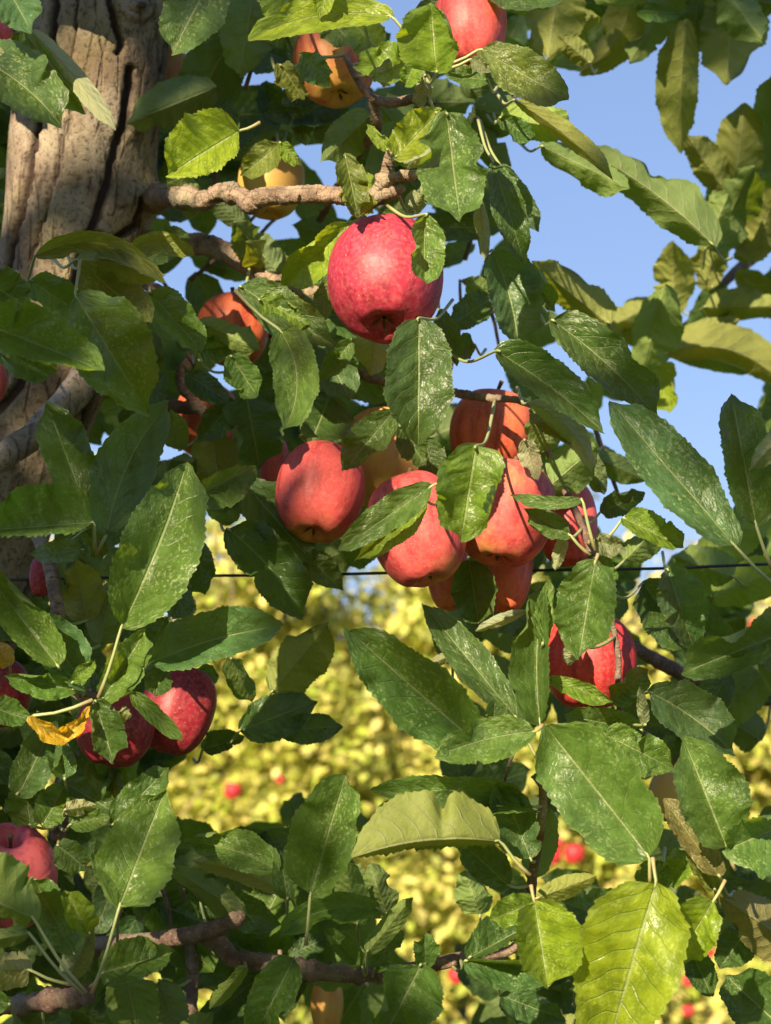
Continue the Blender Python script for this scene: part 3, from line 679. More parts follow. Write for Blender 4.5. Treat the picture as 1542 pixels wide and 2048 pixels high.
# ------------------------------------------------------------------ leaves traced one by one
A, B = T1, T2
LV = [
 # tree bx by tx ty wl wr depth opts
 (A, -10,-70, 62,62, 52,50, .97, dict(tone='blue',k=.9)),
 (A, -75,105, 124,255, 70,48, .98, dict(tone='dark',c=20)),
 (A, -60,80, 118,178, 14,13, .975, dict(u=1,k=.6,tone='pale',c=14)),
 (A, 58,58, 232,262, 20,24, .99, dict(u=1,k=.6,tone='pale',c=8,p=(20,10))),
 (A, 50,60, 170,225, 14,42, 1.0, dict(tone='mid')),
 (A, 478,262, 336,350, 42,82, 1.03, dict(tone='bright',p=(520,245),ruf=.12,sp=.6,k=.1)),
 (A, 430,-60, 345,105, 60,65, 1.18, dict(tone='dark')),
 (A, 510,-40, 480,150, 60,55, 1.2, dict(tone='mid',u=1)),
 (A, 470,60, 370,250, 60,60, 1.22, dict(tone='dark',u=1)),
 (A, 785,34, 498,80, 30,40, 1.0, dict(tone='bright',c=-26,ruf=.2,p=(842,92))),
 (A, 660,-60, 640,38, 22,24, .99, dict(tone='bright',ruf=.2)),
 (A, 560,-50, 590,50, 50,55, 1.06, dict(tone='fresh')),
 (A, 760,100, 700,40, 40,40, 1.12, dict(tone='fresh')),
 (A, 873,146, 862,4, 72,50, .98, dict(tone='fresh',k=.1,ruf=.1,sp=.2)),
 (A, 830,132, 714,132, 34,46, 1.04, dict(tone='fresh',ruf=.28,curl=.6)),
 (A, 775,120, 768,176, 16,18, 1.04, dict(tone='pale',ruf=.3,u=1)),
 (A, 828,128, 810,172, 24,20, 1.03, dict(tone='fresh',ruf=.2)),
 (A, 960,98, 1135,200, 48,44, 1.04, dict(tone='olive',p=(890,130),sp=1)),
 (A, 975,160, 890,150, 20,26, 1.05, dict(tone='mid')),
 (A, 942,118, 982,142, 14,16, 1.02, dict(tone='pale',p=(885,140))),
 (A, 850,150, 835,215, 20,22, 1.06, dict(tone='pale',u=1,ruf=.3)),
 (A, 1028,200, 1226,360, 26,16, 1.08, dict(u=1,tone='olive',c=10)),
 (A, 1005,235, 1150,262, 46,34, 1.14, dict(tone='fresh',u=1)),
 (A, 1000,235, 1068,280, 22,26, 1.12, dict(tone='dark')),
 (A, 1082,292, 1262,378, 30,48, 1.2, dict(u=1,tone='mid',k=-.2)),
 (B, 1428,492, 1168,300, 42,62, 1.24, dict(u=1,tone='dark',c=-14,k=-.2)),
 (B, 1120,-70, 1096,118, 62,52, 1.26, dict(u=1,tone='olive')),
 (B, 1180,126, 1118,72, 24,26, 1.28, dict(u=1,tone='olive')),
 (B, 1262,-50, 1160,146, 42,46, 1.32, dict(u=1,tone='olive',c=34)),
 (B, 1352,-30, 1258,126, 42,40, 1.34, dict(u=1,tone='dark')),
 (B, 1470,-70, 1452,172, 78,62, 1.34, dict(u=1,tone='olive',ruf=.12)),
 (B, 1372,40, 1364,306, 34,50, 1.34, dict(u=1,tone='olive',c=-6)),
 (B, 1400,-20, 1380,110, 40,44, 1.38, dict(u=1,tone='dark')),
 (B, 1452,-20, 1525,84, 40,50, 1.3, dict(u=1,tone='dark')),
 (B, 1452,385, 1372,268, 30,40, 1.4, dict(u=1,tone='olive')),
 (B, 1470,390, 1488,208, 52,50, 1.42, dict(u=1,tone='olive')),
 (B, 1570,380, 1550,140, 50,60, 1.42, dict(u=1,tone='dark')),
 (B, 1420,500, 1508,335, 52,56, 1.4, dict(u=1,tone='dark')),
 (B, 1500,520, 1560,370, 60,50, 1.45, dict(u=1,tone='olive')),
 (B, 1410,500, 1456,390, 42,30, 1.38, dict(u=1,tone='mid')),
 (B, 1500,500, 1460,400, 40,40, 1.45, dict(u=1,tone='olive')),
 (B, 1346,628, 1348,484, 40,42, 1.46, dict(u=1,tone='olive')),
 (B, 1425,575, 1396,498, 32,32, 1.5, dict(u=1,tone='olive')),
 (B, 1410,560, 1440,480, 30,32, 1.5, dict(u=1,tone='olive')),
 (B, 1408,614, 1565,612, 38,36, 1.48, dict(u=1,tone='olive')),
 (B, 1328,706, 1575,780, 52,34, 1.42, dict(u=1,tone='olive',c=44,p=(1300,702))),
 (B, 1350,714, 1502,748, 10,20, 1.44, dict(u=1,tone='mid',c=10)),
 (B, 1340,690, 1480,640, 26,30, 1.48, dict(u=1,tone='olive')),
 (B, 1312,722, 1336,824, 38,38, 1.42, dict(tone='bright')),
 (B, 1314,604, 1200,664, 34,30, 1.46, dict(u=1,tone='olive',ruf=.2)),
 (B, 1300,640, 1226,680, 30,34, 1.47, dict(u=1,tone='olive',ruf=.2)),
 (B, 1286,610, 1262,690, 26,24, 1.48, dict(tone='mid',u=1)),
 (A, 1220,650, 1062,522, 34,54, 1.28, dict(u=1,tone='olive')),
 (A, 985,500, 1036,690, 72,40, 1.12, dict(tone='blue',c=8)),
 (A, 1050,530, 1110,620, 30,36, 1.14, dict(tone='mid')),
 (A, 985,320, 1048,524, 34,30, 1.1, dict(tone='dark',sp=1,p=(955,235),pd=.08)),
 (A, 1000,330, 1078,462, 24,26, 1.14, dict(tone='blue',p=(960,240),pd=.06)),
 (A, 960,400, 970,520, 14,18, 1.12, dict(tone='pale',u=1)),
 (A, 893,226, 920,442, 66,72, .98, dict(tone='mid',sp=1,p=(853,186),pd=.1)),
 (A, 792,314, 880,222, 46,34, 1.02, dict(tone='bright',ruf=.2,sp=.4)),
 (A, 775,300, 734,250, 14,16, 1.02, dict(tone='fresh',ruf=.3)),
 (A, 740,232, 645,322, 46,42, 1.12, dict(tone='mid',u=1)),
 (A, 690,312, 716,432, 34,28, 1.04, dict(tone='olive',ruf=.35,p=(735,420))),
 (A, 745,425, 680,370, 26,24, 1.035, dict(tone='olive',ruf=.4)),
 (A, 742,390, 700,342, 26,28, 1.1, dict(tone='bright')),
 (A, 880,300, 800,330, 18,20, 1.07, dict(tone='pale',u=1)),
 (A, 815,425, 858,372, 22,20, 1.09, dict(tone='pale',u=1,ruf=.2)),
 (A, 700,448, 562,574, 42,36, 1.10, dict(tone='bright',p=(740,420),k=.1,sp=.6)),
 (A, 852,428, 852,568, 44,28, .99, dict(tone='mid',p=(775,412),pd=.07,sp=.8,c=-4)),
 (A, 70,512, 328,566, 22,30, 1.02, dict(tone='olive',c=52,p=(48,575),pd=.03)),
 (A, 150,520, 328,552, 22,38, 1.01, dict(tone='olive',u=1,c=8)),
 (A, 262,500, 388,512, 26,22, 1.05, dict(tone='olive',c=16)),
 (A, -50,640, 208,742, 74,34, .95, dict(tone='mid',sp=.8,k=.3)),
 (A, 150,590, 296,826, 88,72, .99, dict(tone='mid',sp=1,p=(160,520),k=.3)),
 (A, 165,530, 300,645, 56,50, 1.03, dict(tone='olive',sp=1)),
 (A, 60,560, 180,640, 40,40, 1.01, dict(tone='mid')),
 (A, -30,560, 60,620, 50,40, 1.0, dict(tone='dark')),
 (A, 300,585, 406,706, 46,28, 1.08, dict(tone='mid')),
 (A, -10,690, 118,742, 20,42, .99, dict(tone='blue')),
 (A, 166,1000, 92,806, 46,56, 1.04, dict(tone='dark',sp=.5)),
 (A, 214,1065, 336,806, 62,56, 1.01, dict(tone='blue',sp=.5,c=20,p=(190,1110))),
 (A, 243,1254, 374,924, 74,86, .95, dict(tone='mid',sp=.8,p=(197,1395),c=-8,k=.2,ruf=.05)),
 (A, 392,990, 510,934, 22,48, 1.05, dict(tone='mid',sp=1)),
 (A, 188,1045, -30,1062, 18,88, .97, dict(tone='mid',sp=1,p=(190,1100))),
 (A, 165,1100, 60,1110, 22,26, 1.0, dict(tone='mid')),
 (A, 170,1060, 205,1120, 26,20, 1.02, dict(tone='mid')),
 (A, 118,1335, -40,1130, 38,52, .97, dict(tone='mid')),
 (A, 168,1378, 22,1240, 40,56, .98, dict(tone='blue',c=-20)),
 (A, 150,1380, 8,1352, 30,24, .985, dict(tone='mid',ruf=.2)),
 (A, 300,1326, 562,1252, 62,42, .98, dict(tone='blue',p=(205,1395),c=10,sp=.5)),
 (A, 205,1398, 290,1262, 32,44, .98, dict(tone='mid',ruf=.25)),
 (A, 145,1365, 190,1322, 16,16, .975, dict(tone='fresh')),
 (A, 175,1240, 150,1120, 48,46, 1.05, dict(tone='olive',u=1)),
 (A, 200,1290, 225,1160, 36,40, 1.06, dict(tone='dark',u=1)),
 (A, 190,1402, 226,1522, 42,32, .97, dict(tone='dark',ruf=.22)),
 (A, 238,1425, 262,1430, 14,18, .975, dict(tone='pale',u=1)),
 (A, 262,1384, 366,1482, 18,20, .975, dict(tone='mid')),
 (A, 60,1432, 180,1412, 16,24, .96, dict(tone='yellow',c=-46,ruf=.3,sp=.8,p=(185,1400))),
 (A, -30,1410, 60,1440, 30,26, .98, dict(tone='mid')),
 (A, 20,1330, -10,1290, 24,24, 1.0, dict(tone='yellow')),
 (A, 36,1590, 112,1440, 40,44, .99, dict(tone='dark')),
 (A, 130,1560, 100,1470, 22,34, .985, dict(tone='blue')),
 (A, 60,1650, 50,1560, 46,46, 1.0, dict(tone='dark',ruf=.2)),
 (A, 85,1650, 130,1570, 36,36, .99, dict(tone='mid',ruf=.2)),
 (A, 238,1816, 330,1580, 76,70, .93, dict(tone='mid',sp=.6,p=(184,1986),k=.3)),
 (A, 236,1812, 192,1680, 34,30, .95, dict(tone='dark',c=-10)),
 (A, 222,1650, 338,1534, 34,36, .98, dict(tone='dark',ruf=.2)),
 (A, 230,1625, 120,1560, 36,36, 1.01, dict(tone='dark')),
 (A, 130,1620, 188,1610, 18,16, .97, dict(tone='pale',u=1,ruf=.3)),
 (A, 140,1650, 220,1630, 24,22, .98, dict(tone='mid')),
 (A, 115,1690, 175,1740, 30,34, .97, dict(tone='dark',ruf=.2)),
 (A, 560,1745, 370,1684, 34,46, .99, dict(tone='mid',p=(575,1810),c=-14)),
 (A, 620,1792, 692,1548, 76,56, .95, dict(tone='mid',sp=.9,p=(612,1890),k=.3)),
 (A, 575,1800, 560,1700, 24,24, .98, dict(tone='dark')),
 (A, 1002,1684, 704,1716, 16,100, .94, dict(u=1,tone='olive',c=-18,p=(1060,1750),ruf=.04,k=-.3)),
 (A, 1062,1612, 744,1582, 24,46, .99, dict(tone='mid',sp=.8)),
 (A, 1000,1612, 690,1715, 34,52, .985, dict(tone='dark',c=-20)),
 (A, 968,1500, 694,1258, 74,66, .95, dict(tone='mid',sp=.9,k=.3)),
 (A, 985,1480, 990,1400, 20,30, .97, dict(tone='dark')),
 (A, 1072,1462, 872,1512, 46,42, .94, dict(tone='mid',sp=.6,c=-8,p=(1085,1450))),
 (A, 1036,1440, 846,1208, 34,40, .98, dict(tone='dark',sp=.7,p=(1083,1530))),
 (A, 1080,1446, 1088,1166, 56,24, .96, dict(tone='dark',ruf=.14,p=(1084,1540),c=10)),
 (A, 1085,1290, 1100,1160, 22,18, .965, dict(tone='mid',ruf=.2)),
 (A, 1052,1222, 950,1262, 10,14, 1.02, dict(u=1,tone='pale')),
 (A, 905,1330, 868,1215, 24,26, 1.06, dict(tone='dark')),
 (A, 900,1310, 860,1330, 12,12, 1.03, dict(tone='pale',u=1)),
 (A, 1190,1124, 1158,1314, 58,66, .95, dict(tone='mid',sp=.7,p=(1196,1108),k=.2)),
 (A, 1150,1290, 1135,1330, 14,18, .99, dict(tone='pale',u=1)),
 (A, 952,892, 922,1080, 78,68, .93, dict(tone='fresh',sp=.5,p=(990,800),pd=.19,k=.25)),
 (A, 864,972, 674,1102, 30,36, .96, dict(tone='mid',sp=.5,p=(890,955))),
 (A, 850,1000, 712,1120, 34,20, .98, dict(tone='fresh')),
 (A, 838,636, 836,892, 70,68, 1.0, dict(p=(905,600),pd=.1,tone='dark',sp=.25,k=.2,ruf=.03)),
 (A, 786,824, 688,940, 38,42, 1.07, dict(tone='dark',sp=.6)),
 (A, 560,660, 568,860, 46,50, .98, dict(tone='mid',c=30,sp=.7,ruf=.1,p=(470,580))),
 (A, 480,572, 668,692, 48,28, 1.08, dict(tone='dark')),
 (A, 395,642, 520,700, 26,32, 1.1, dict(tone='mid',u=1,p=(390,650))),
 (A, 462,712, 514,792, 32,40, 1.06, dict(tone='mid')),
 (A, 520,600, 620,650, 34,30, 1.06, dict(tone='fresh')),
 (A, 705,680, 640,762, 22,22, 1.1, dict(tone='mid')),
 (A, 660,560, 640,650, 18,24, 1.14, dict(tone='olive')),
 (A, 748,636, 742,752, 32,36, 1.14, dict(tone='pale',u=1)),
 (A, 905,650, 990,590, 34,30, 1.2, dict(tone='dark')),
 (A, 950,690, 884,700, 26,28, 1.14, dict(tone='blue')),
 (A, 880,620, 915,730, 24,26, 1.12, dict(tone='dark')),
 (A, 990,596, 930,560, 24,24, 1.25, dict(tone='mid',u=1)),
 (A, 992,702, 1206,864, 56,30, .99, dict(tone='dark',sp=.4,p=(880,690),pd=.15,c=8)),
 (A, 1104,640, 1316,836, 60,42, 1.03, dict(tone='dark',sp=.8,c=10)),
 (A, 1058,805, 1185,945, 28,20, 1.03, dict(u=1,tone='pale',c=22)),
 (A, 1060,820, 1180,900, 40,24, 1.05, dict(tone='dark')),
 (A, 1090,980, 1192,894, 46,46, 1.12, dict(tone='mid',u=1)),
 (A, 1060,840, 1110,900, 30,30, 1.1, dict(tone='mid',u=1)),
 (A, 1050,880, 1075,960, 20,22, 1.06, dict(tone='pale',u=1)),
 (A, 1165,1000, 1020,990, 14,14, .98, dict(tone='mid',p=(1190,1100),c=10)),
 (A, 1140,1070, 1050,1020, 26,24, .99, dict(tone='dark',p=(1180,1110),ruf=.25)),
 (A, 1130,1075, 1110,1140, 12,16, 1.0, dict(tone='pale',u=1)),
 (A, 1472,1094, 1220,802, 52,64, .95, dict(tone='blue',sp=1,p=(1580,1190),k=.2)),
 (A, 1512,1050, 1462,786, 42,62, .96, dict(tone='dark',sp=.6,p=(1545,1140),ruf=.12)),
 (A, 1600,830, 1500,940, 26,24, .94, dict(tone='pale',u=1,ruf=.3)),
 (A, 1185,912, 1292,960, 26,28, 1.22, dict(u=1,tone='mid')),
 (A, 1178,905, 1208,990, 20,26, 1.15, dict(tone='dark',u=1)),
 (A, 1200,1025, 1288,985, 26,24, 1.12, dict(tone='dark',ruf=.2)),
 (A, 1246,1036, 1368,1096, 40,20, 1.02, dict(tone='fresh',p=(1200,1090),sp=.3)),
 (A, 1250,1120, 1330,1040, 30,34, 1.08, dict(tone='mid',u=1)),
 (A, 1190,1080, 1250,1100, 20,26, 1.0, dict(tone='pale',ruf=.35)),
 (A, 1200,1110, 1230,1160, 20,22, 1.01, dict(tone='mid',ruf=.3)),
 (B, 1400,1125, 1552,985, 44,54, 1.3, dict(tone='fresh',u=1)),
 (B, 1470,1155, 1345,1112, 30,44, 1.25, dict(tone='mid',u=1)),
 (B, 1425,1195, 1575,1130, 44,44, 1.3, dict(u=1,tone='fresh')),
 (A, 1335,1138, 1388,1300, 56,38, 1.08, dict(tone='blue',sp=.4)),
 (A, 1286,1165, 1384,1300, 58,52, 1.15, dict(tone='dark')),
 (A, 1610,1250, 1364,1346, 40,60, .96, dict(tone='dark',sp=.5,k=.2)),
 (A, 1600,1295, 1420,1300, 16,24, .955, dict(tone='olive',u=1)),
 (B, 1540,1330, 1428,1446, 48,44, 1.22, dict(u=1,tone='mid')),
 (B, 1520,1480, 1400,1400, 50,50, 1.3, dict(u=1,tone='dark')),
 (A, 1298,1384, 1468,1508, 62,48, 1.01, dict(tone='blue',sp=.3,c=10)),
 (A, 1290,1450, 1280,1375, 12,12, .99, dict(tone='pale',u=1,ruf=.3)),
 (A, 1222,1402, 1296,1340, 28,34, 1.04, dict(tone='mid')),
 (A, 1096,1356, 1226,1404, 18,22, .98, dict(tone='fresh')),
 (A, 1285,1460, 1126,1430, 36,30, 1.02, dict(tone='mid')),
 (A, 1298,1714, 1090,1450, 88,92, .93, dict(tone='mid',sp=.6,k=.25,p=(1300,1765),ruf=.04)),
 (A, 1208,1468, 1352,1540, 44,46, .97, dict(tone='mid',sp=1)),
 (A, 1452,1692, 1368,1480, 56,82, .95, dict(tone='mid',sp=.8,k=.2,p=(1470,1740))),
 (A, 1440,1755, 1328,1600, 26,34, .94, dict(tone='brown',ruf=.3,sp=1)),
 (A, 1430,1780, 1380,1690, 22,26, .96, dict(tone='olive',ruf=.3)),
 (A, 1590,1640, 1450,1700, 80,44, .95, dict(tone='mid',k=.3)),
 (A, 1312,1764, 1212,2110, 96,114, .92, dict(tone='bright',sp=.5,k=.15,ruf=.06,p=(1305,1715))),
 (A, 1428,1800, 1346,1934, 46,62, .94, dict(tone='bright',sp=.5,k=.1,p=(1450,1760))),
 (A, 1068,1800, 1096,1976, 84,48, .94, dict(tone='bright',sp=.8,k=.1,ruf=.12,p=(1062,1770))),
 (A, 1070,1805, 980,1840, 30,34, .96, dict(tone='fresh')),
 (A, 1075,1796, 1192,1752, 24,22, .97, dict(u=1,tone='olive',p=(1064,1800))),
 (A, 1320,1720, 1300,1800, 34,40, .98, dict(tone='mid')),
 (A, 1380,1700, 1330,1770, 30,30, .98, dict(tone='fresh',ruf=.25)),
 (A, 1620,1910, 1446,1796, 60,52, 1.02, dict(u=1,tone='brown',k=-.2)),
 (A, 1380,1900, 1424,1992, 30,28, 1.1, dict(tone='dark')),
 (A, 1500,1850, 1440,1935, 40,36, 1.08, dict(tone='dark')),
 (A, 1580,2070, 1450,1950, 60,66, 1.05, dict(tone='dark')),
 (A, 1150,1970, 1200,1830, 40,40, 1.06, dict(tone='dark')),
 (A, 938,1916, 1066,1846, 56,14, .98, dict(tone='dark')),
 (A, 930,1922, 1124,1936, 12,52, .97, dict(tone='blue')),
 (A, 842,1930, 760,2090, 78,62, .94, dict(tone='mid',sp=.4,k=.2)),
 (A, 588,1916, 496,2100, 38,50, .96, dict(tone='mid')),
 (A, 492,1932, 420,2018, 16,22, .99, dict(tone='fresh',u=1)),
 (A, 204,1946, 346,1904, 54,34, .96, dict(tone='mid',ruf=.15,p=(180,1975))),
 (A, 758,1818, 560,1868, 34,32, .99, dict(tone='mid',c=-24)),
 (A, 734,1905, 826,1794, 22,24, 1.0, dict(u=1,tone='mid')),
 (A, 715,1850, 690,1715, 34,34, 1.06, dict(u=1,tone='mid')),
 (A, 775,1830, 738,1728, 40,36, 1.08, dict(u=1,tone='dark')),
 (A, 725,1935, 650,1858, 18,24, 1.02, dict(tone='mid')),
 (A, 748,1940, 795,1850, 30,30, 1.04, dict(tone='mid')),
 (A, 850,1930, 850,1870, 24,30, .98, dict(tone='mid',ruf=.3)),
 (A, 580,1790, 384,1722, 20,44, 1.02, dict(u=1,tone='pale',c=-10)),
 (A, 345,1735, 505,1840, 26,38, 1.0, dict(u=1,tone='dark')),
 (A, 400,1800, 560,1850, 40,40, 1.08, dict(tone='dark')),
 (A, 150,1910, 66,1756, 44,42, .96, dict(tone='mid',ruf=.18)),
 (A, 180,1870, 130,1780, 26,34, .965, dict(tone='fresh',ruf=.2)),
 (A, 68,1838, -90,1770, 40,96, .93, dict(u=1,tone='mid',p=(172,1985))),
 (A, 60,1868, -90,1890, 22,30, .93, dict(u=1,tone='mid',p=(168,1988))),
 (A, 60,1940, -40,1940, 40,44, .97, dict(u=1,tone='pale',p=(150,1970))),
 (A, 136,1960, 186,1856, 30,26, .99, dict(u=1,tone='pale')),
 (A, 20,2010, -60,1990, 24,24, .96, dict(tone='mid')),
 (A, 250,1945, 280,2080, 54,50, 1.04, dict(u=1,tone='mid')),
 (A, 320,1960, 350,2060, 40,40, 1.1, dict(tone='dark',u=1)),
 (A, 90,2060, 60,1970, 40,40, 1.02, dict(tone='mid')),
 (A, 395,1085, 408,1188, 30,36, 1.15, dict(tone='dark')),
 (A, 456,1058, 604,1236, 62,50, 1.1, dict(tone='dark',c=14,sp=.1)),
 (A, 488,965, 626,1125, 56,46, 1.14, dict(tone='dark',sp=.1)),
 (A, 604,1100, 684,1180, 30,28, 1.13, dict(tone='dark')),
 (A, 542,1386, 656,1248, 50,56, 1.1, dict(tone='olive',u=1)),
 (A, 478,1462, 634,1402, 44,44, 1.08, dict(tone='dark',sp=.1)),
 (A, 560,1462, 684,1452, 30,30, 1.1, dict(tone='dark')),
 (A, 462,1316, 504,1404, 24,30, 1.1, dict(tone='mid',u=1)),
 (A, 405,1500, 488,1474, 30,16, 1.14, dict(tone='dark')),
 (A, 400,1370, 425,1330, 20,24, 1.12, dict(tone='mid')),
 (A, 330,1330, 310,1390, 26,30, 1.0, dict(tone='dark')),
 (A, 938,1120, 960,1270, 44,42, 1.12, dict(tone='dark')),
 (A, 492,790, 520,936, 66,60, 1.2, dict(tone='blue',sp=.1)),
 (A, 425,860, 440,990, 54,50, 1.2, dict(tone='olive',u=1)),
 (A, 660,790, 620,890, 66,60, 1.16, dict(tone='dark',sp=.1)),
 (A, 850,880, 870,960, 34,34, 1.14, dict(tone='dark')),
 (A, 1018,1772, 904,1668, 36,42, 1.0, dict(tone='dark')),
 (A, 1062,1720, 1000,1560, 50,40, .99, dict(tone='blue')),
 (A, 1060,1760, 1100,1620, 30,34, 1.04, dict(u=1,tone='mid')),
 (A, 960,1830, 930,1740, 36,40, 1.1, dict(tone='mid',u=1)),
 (A, 1000,1990, 1130,2040, 40,40, 1.1, dict(tone='blue')),
 (A, 330,1235, 300,1300, 30,34, 1.04, dict(tone='dark')),
 (A, 320,1150, 380,1240, 40,36, 1.12, dict(tone='dark')),
 (A, 655,20, 700,90, 40,40, 1.15, dict(tone='dark')),
 (A, 560,288, 482,352, 30,30, 1.16, dict(tone='olive')),
 (A, 560,285, 600,330, 16,18, 1.15, dict(tone='fresh',ruf=.3)),
 (A, 395,700, 470,690, 24,30, 1.12, dict(tone='mid')),
 (A, 470,740, 500,650, 26,24, 1.14, dict(tone='fresh',u=1)),
 (A, 470,800, 400,880, 34,30, 1.2, dict(tone='dark')),
 (A, 360,900, 340,820, 28,26, 1.18, dict(tone='mid',u=1)),
 (A, 800,850, 850,930, 30,30, 1.1, dict(tone='dark')),
 (A, 600,110, 660,170, 30,30, 1.1, dict(tone='mid',ruf=.3)),
 (A, 560,130, 610,200, 26,30, 1.1, dict(tone='olive',ruf=.3)),
]
for T_, bx, by, tx, ty, wl, wr, d, o in LV:
    leaf(T_, bx, by, tx, ty, wl, wr, d, **o)

# ------------------------------------------------------------------ filler foliage deeper in the crown, in spurs
CLEAR = [
 [(1150,150),(1200,150),(1250,90),(1262,50),(1266,125),(1300,130),(1350,50),(1330,190),(1310,210),(1320,260),(1365,310),(1370,370),(1432,384),(1400,395),(1345,315),(1220,310),(1150,260)],
 [(1400,100),(1420,80),(1450,175),(1500,110),(1530,80),(1600,80),(1600,190),(1490,200),(1475,260),(1440,300),(1390,262),(1395,180)],
 [(1090,310),(1200,392),(1262,385),(1350,440),(1415,492),(1428,560),(1350,480),(1300,560),(1300,600),(1200,630),(1120,540),(1056,520),(1080,460),(1036,390)],
 [(1205,835),(1290,830),(1350,770),(1370,720),(1490,750),(1530,790),(1470,780),(1452,900),(1460,990),(1400,960),(1340,880),(1230,800)],
 [(1200,960),(1220,945),(1300,960),(1340,1040),(1430,1100),(1340,1125),(1310,1090),(1290,1060),(1200,1030)],
 [(1255,1225),(1320,1290),(1350,1322),(1270,1290)],
 [(955,545),(1000,640),(1000,690),(960,780),(915,780),(945,650)],
 [(330,1130),(440,1050),(462,1120),(470,1170),(590,1240),(640,1190),(700,1140),(760,1150),(860,1190),(880,1220),(850,1300),(880,1340),(860,1480),(880,1530),(740,1620),(700,1560),(600,1560),(560,1650),(350,1640),(330,1530),(480,1480),(430,1440),(430,1330),(320,1220)],
 [(705,1722),(900,1690),(960,1780),(900,1900),(830,1880),(820,1790),(740,1735)],
 [(1095,1620),(1290,1710),(1290,1745),(1190,1750),(1095,1730)],
 [(1330,1930),(1400,1890),(1440,1960),(1545,1900),(1545,2060),(1330,2060)],
 [(1465,1490),(1550,1440),(1550,1600),(1510,1560)],
 [(180,925),(214,915),(215,1010),(165,992)],
 [(345,440),(352,462),(310,465),(300,445)], [(500,450),(560,445),(590,490),(545,500)],
 [(430,95),(480,150),(470,190),(425,120)], [(610,205),(690,215),(660,235)], [(600,310),(640,310),(645,350),(612,345)],
 [(320,555),(372,570),(375,610),(340,590)], [(470,170),(520,200),(500,230)], [(885,1960),(945,1930),(945,2048),(900,2048)],
 [(1300,1560),(1370,1560),(1365,1650),(1305,1640)],
]
def inpoly(x, y, poly):
    ins = False; j = len(poly) - 1
    for i in range(len(poly)):
        xi, yi = poly[i]; xj, yj = poly[j]
        if (yi > y) != (yj > y) and x < (xj - xi) * (y - yi) / (yj - yi) + xi: ins = not ins
        j = i
    return ins
def is_clear(x, y): return any(inpoly(x, y, p) for p in CLEAR)

fill = []
DEEP = [(772,922,1.19,88),(466,662,1.26,62),(410,842,1.34,50),(668,128,1.2,76),(543,364,1.26,66),(330,150,1.36,46),(548,930,1.25,28),(654,2010,1.22,34),(1340,1592,1.25,36),(984,868,1.19,80),(1132,1046,1.17,66),(1014,1142,1.15,60),(896,1140,1.2,50)]
def hides_apple(x, y, d): return any(d < D + .05 and (x - X)**2 + (y - Y)**2 < R**2 for X, Y, D, R in DEEP)
def spur_cluster(cx, cy, d, n, Lr=(90, 190)):
    a0 = NR.uniform(0, 6.28)
    out = []
    for i in range(n):
        a = a0 + i * 6.28 / n + NR.uniform(-.5, .5)
        L = NR.uniform(*Lr)
        pl = NR.uniform(12, 45)
        bx, by = cx + math.cos(a) * pl, cy + math.sin(a) * pl * 0.9
        tx, ty = bx + math.cos(a) * L, by + math.sin(a) * L * 0.9 + 20
        w = L * NR.uniform(.24, .34)
        ok = True
        for f in (0, .25, .5, .75, 1):
            x, y = bx + (tx - bx) * f, by + (ty - by) * f
            if hides_apple(x, y, d - .03): ok = False
            for s in (-1, 1):
                if is_clear(x + s * w * .5 * (ty - by) / L, y - s * w * .5 * (tx - bx) / L): ok = False
        if ok: out.append((bx, by, tx, ty, w * NR.uniform(.7, 1.05), w * NR.uniform(.7, 1.05), d + NR.uniform(-.03, .03), int(NR.rand() < 0.4)))
    return out
att = 0
while len(fill) < 1150 and att < 4500:
    att += 1
    x, y = NR.uniform(-220, 1760), NR.uniform(-260, 2320)
    if is_clear(x, y): continue
    d = NR.uniform(1.16, 1.50)
    if x < 300 and 0 < y < 1200: d = NR.uniform(1.34, 1.55)       # stay behind the trunk
    if x > 1000 and y < 1250: d = NR.uniform(1.3, 1.75)
    fill += spur_cluster(x, y, d, NR.randint(3, 6))
fill_in = sorted([f for f in fill if -60 < f[0] < 1600 and -60 < f[1] < 2100], key=lambda f: f[6] - 0.002 * (f[4] + f[5]))
other = [f for f in fill if f not in fill_in]
nA = sum(1 for l in LV if l[0] is A); nB = len(LV) - nA
pool_V, pool_F, pool_U, cnt = {0: [], 1: []}, {0: [], 1: []}, {0: [], 1: []}, {0: 0, 1: 0}
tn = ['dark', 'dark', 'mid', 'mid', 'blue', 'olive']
for f in fill_in + other:
    right = f[0] > 1050 and f[1] < 1300
    T_ = B if right else A
    have = nB if right else nA
    inside = f in fill_in
    if inside and have < 298:
        leaf(T_, *f[:7], u=f[7], tone=tn[NR.randint(len(tn))], rows=40, half=3) if False else None
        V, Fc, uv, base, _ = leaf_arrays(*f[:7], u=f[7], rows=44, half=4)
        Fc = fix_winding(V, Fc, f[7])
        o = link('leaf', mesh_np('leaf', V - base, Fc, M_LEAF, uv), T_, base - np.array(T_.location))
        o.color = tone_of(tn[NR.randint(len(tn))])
        if right: nB += 1
        else: nA += 1
    else:
        V, Fc, uv, base, _ = leaf_arrays(*f[:7], u=f[7], rows=26, half=2)
        Fc = fix_winding(V, Fc, f[7])
        k = int(right)
        pool_V[k].append(V - np.array(T_.location)); pool_F[k].append(Fc + cnt[k]); pool_U[k].append(uv); cnt[k] += len(V)
for k, T_ in ((0, A), (1, B)):
    if pool_V[k]:
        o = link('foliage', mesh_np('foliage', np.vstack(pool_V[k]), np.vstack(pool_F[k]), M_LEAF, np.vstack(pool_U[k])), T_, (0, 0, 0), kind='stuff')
        o.color = (0.045, 0.095, 0.03, 0.6)
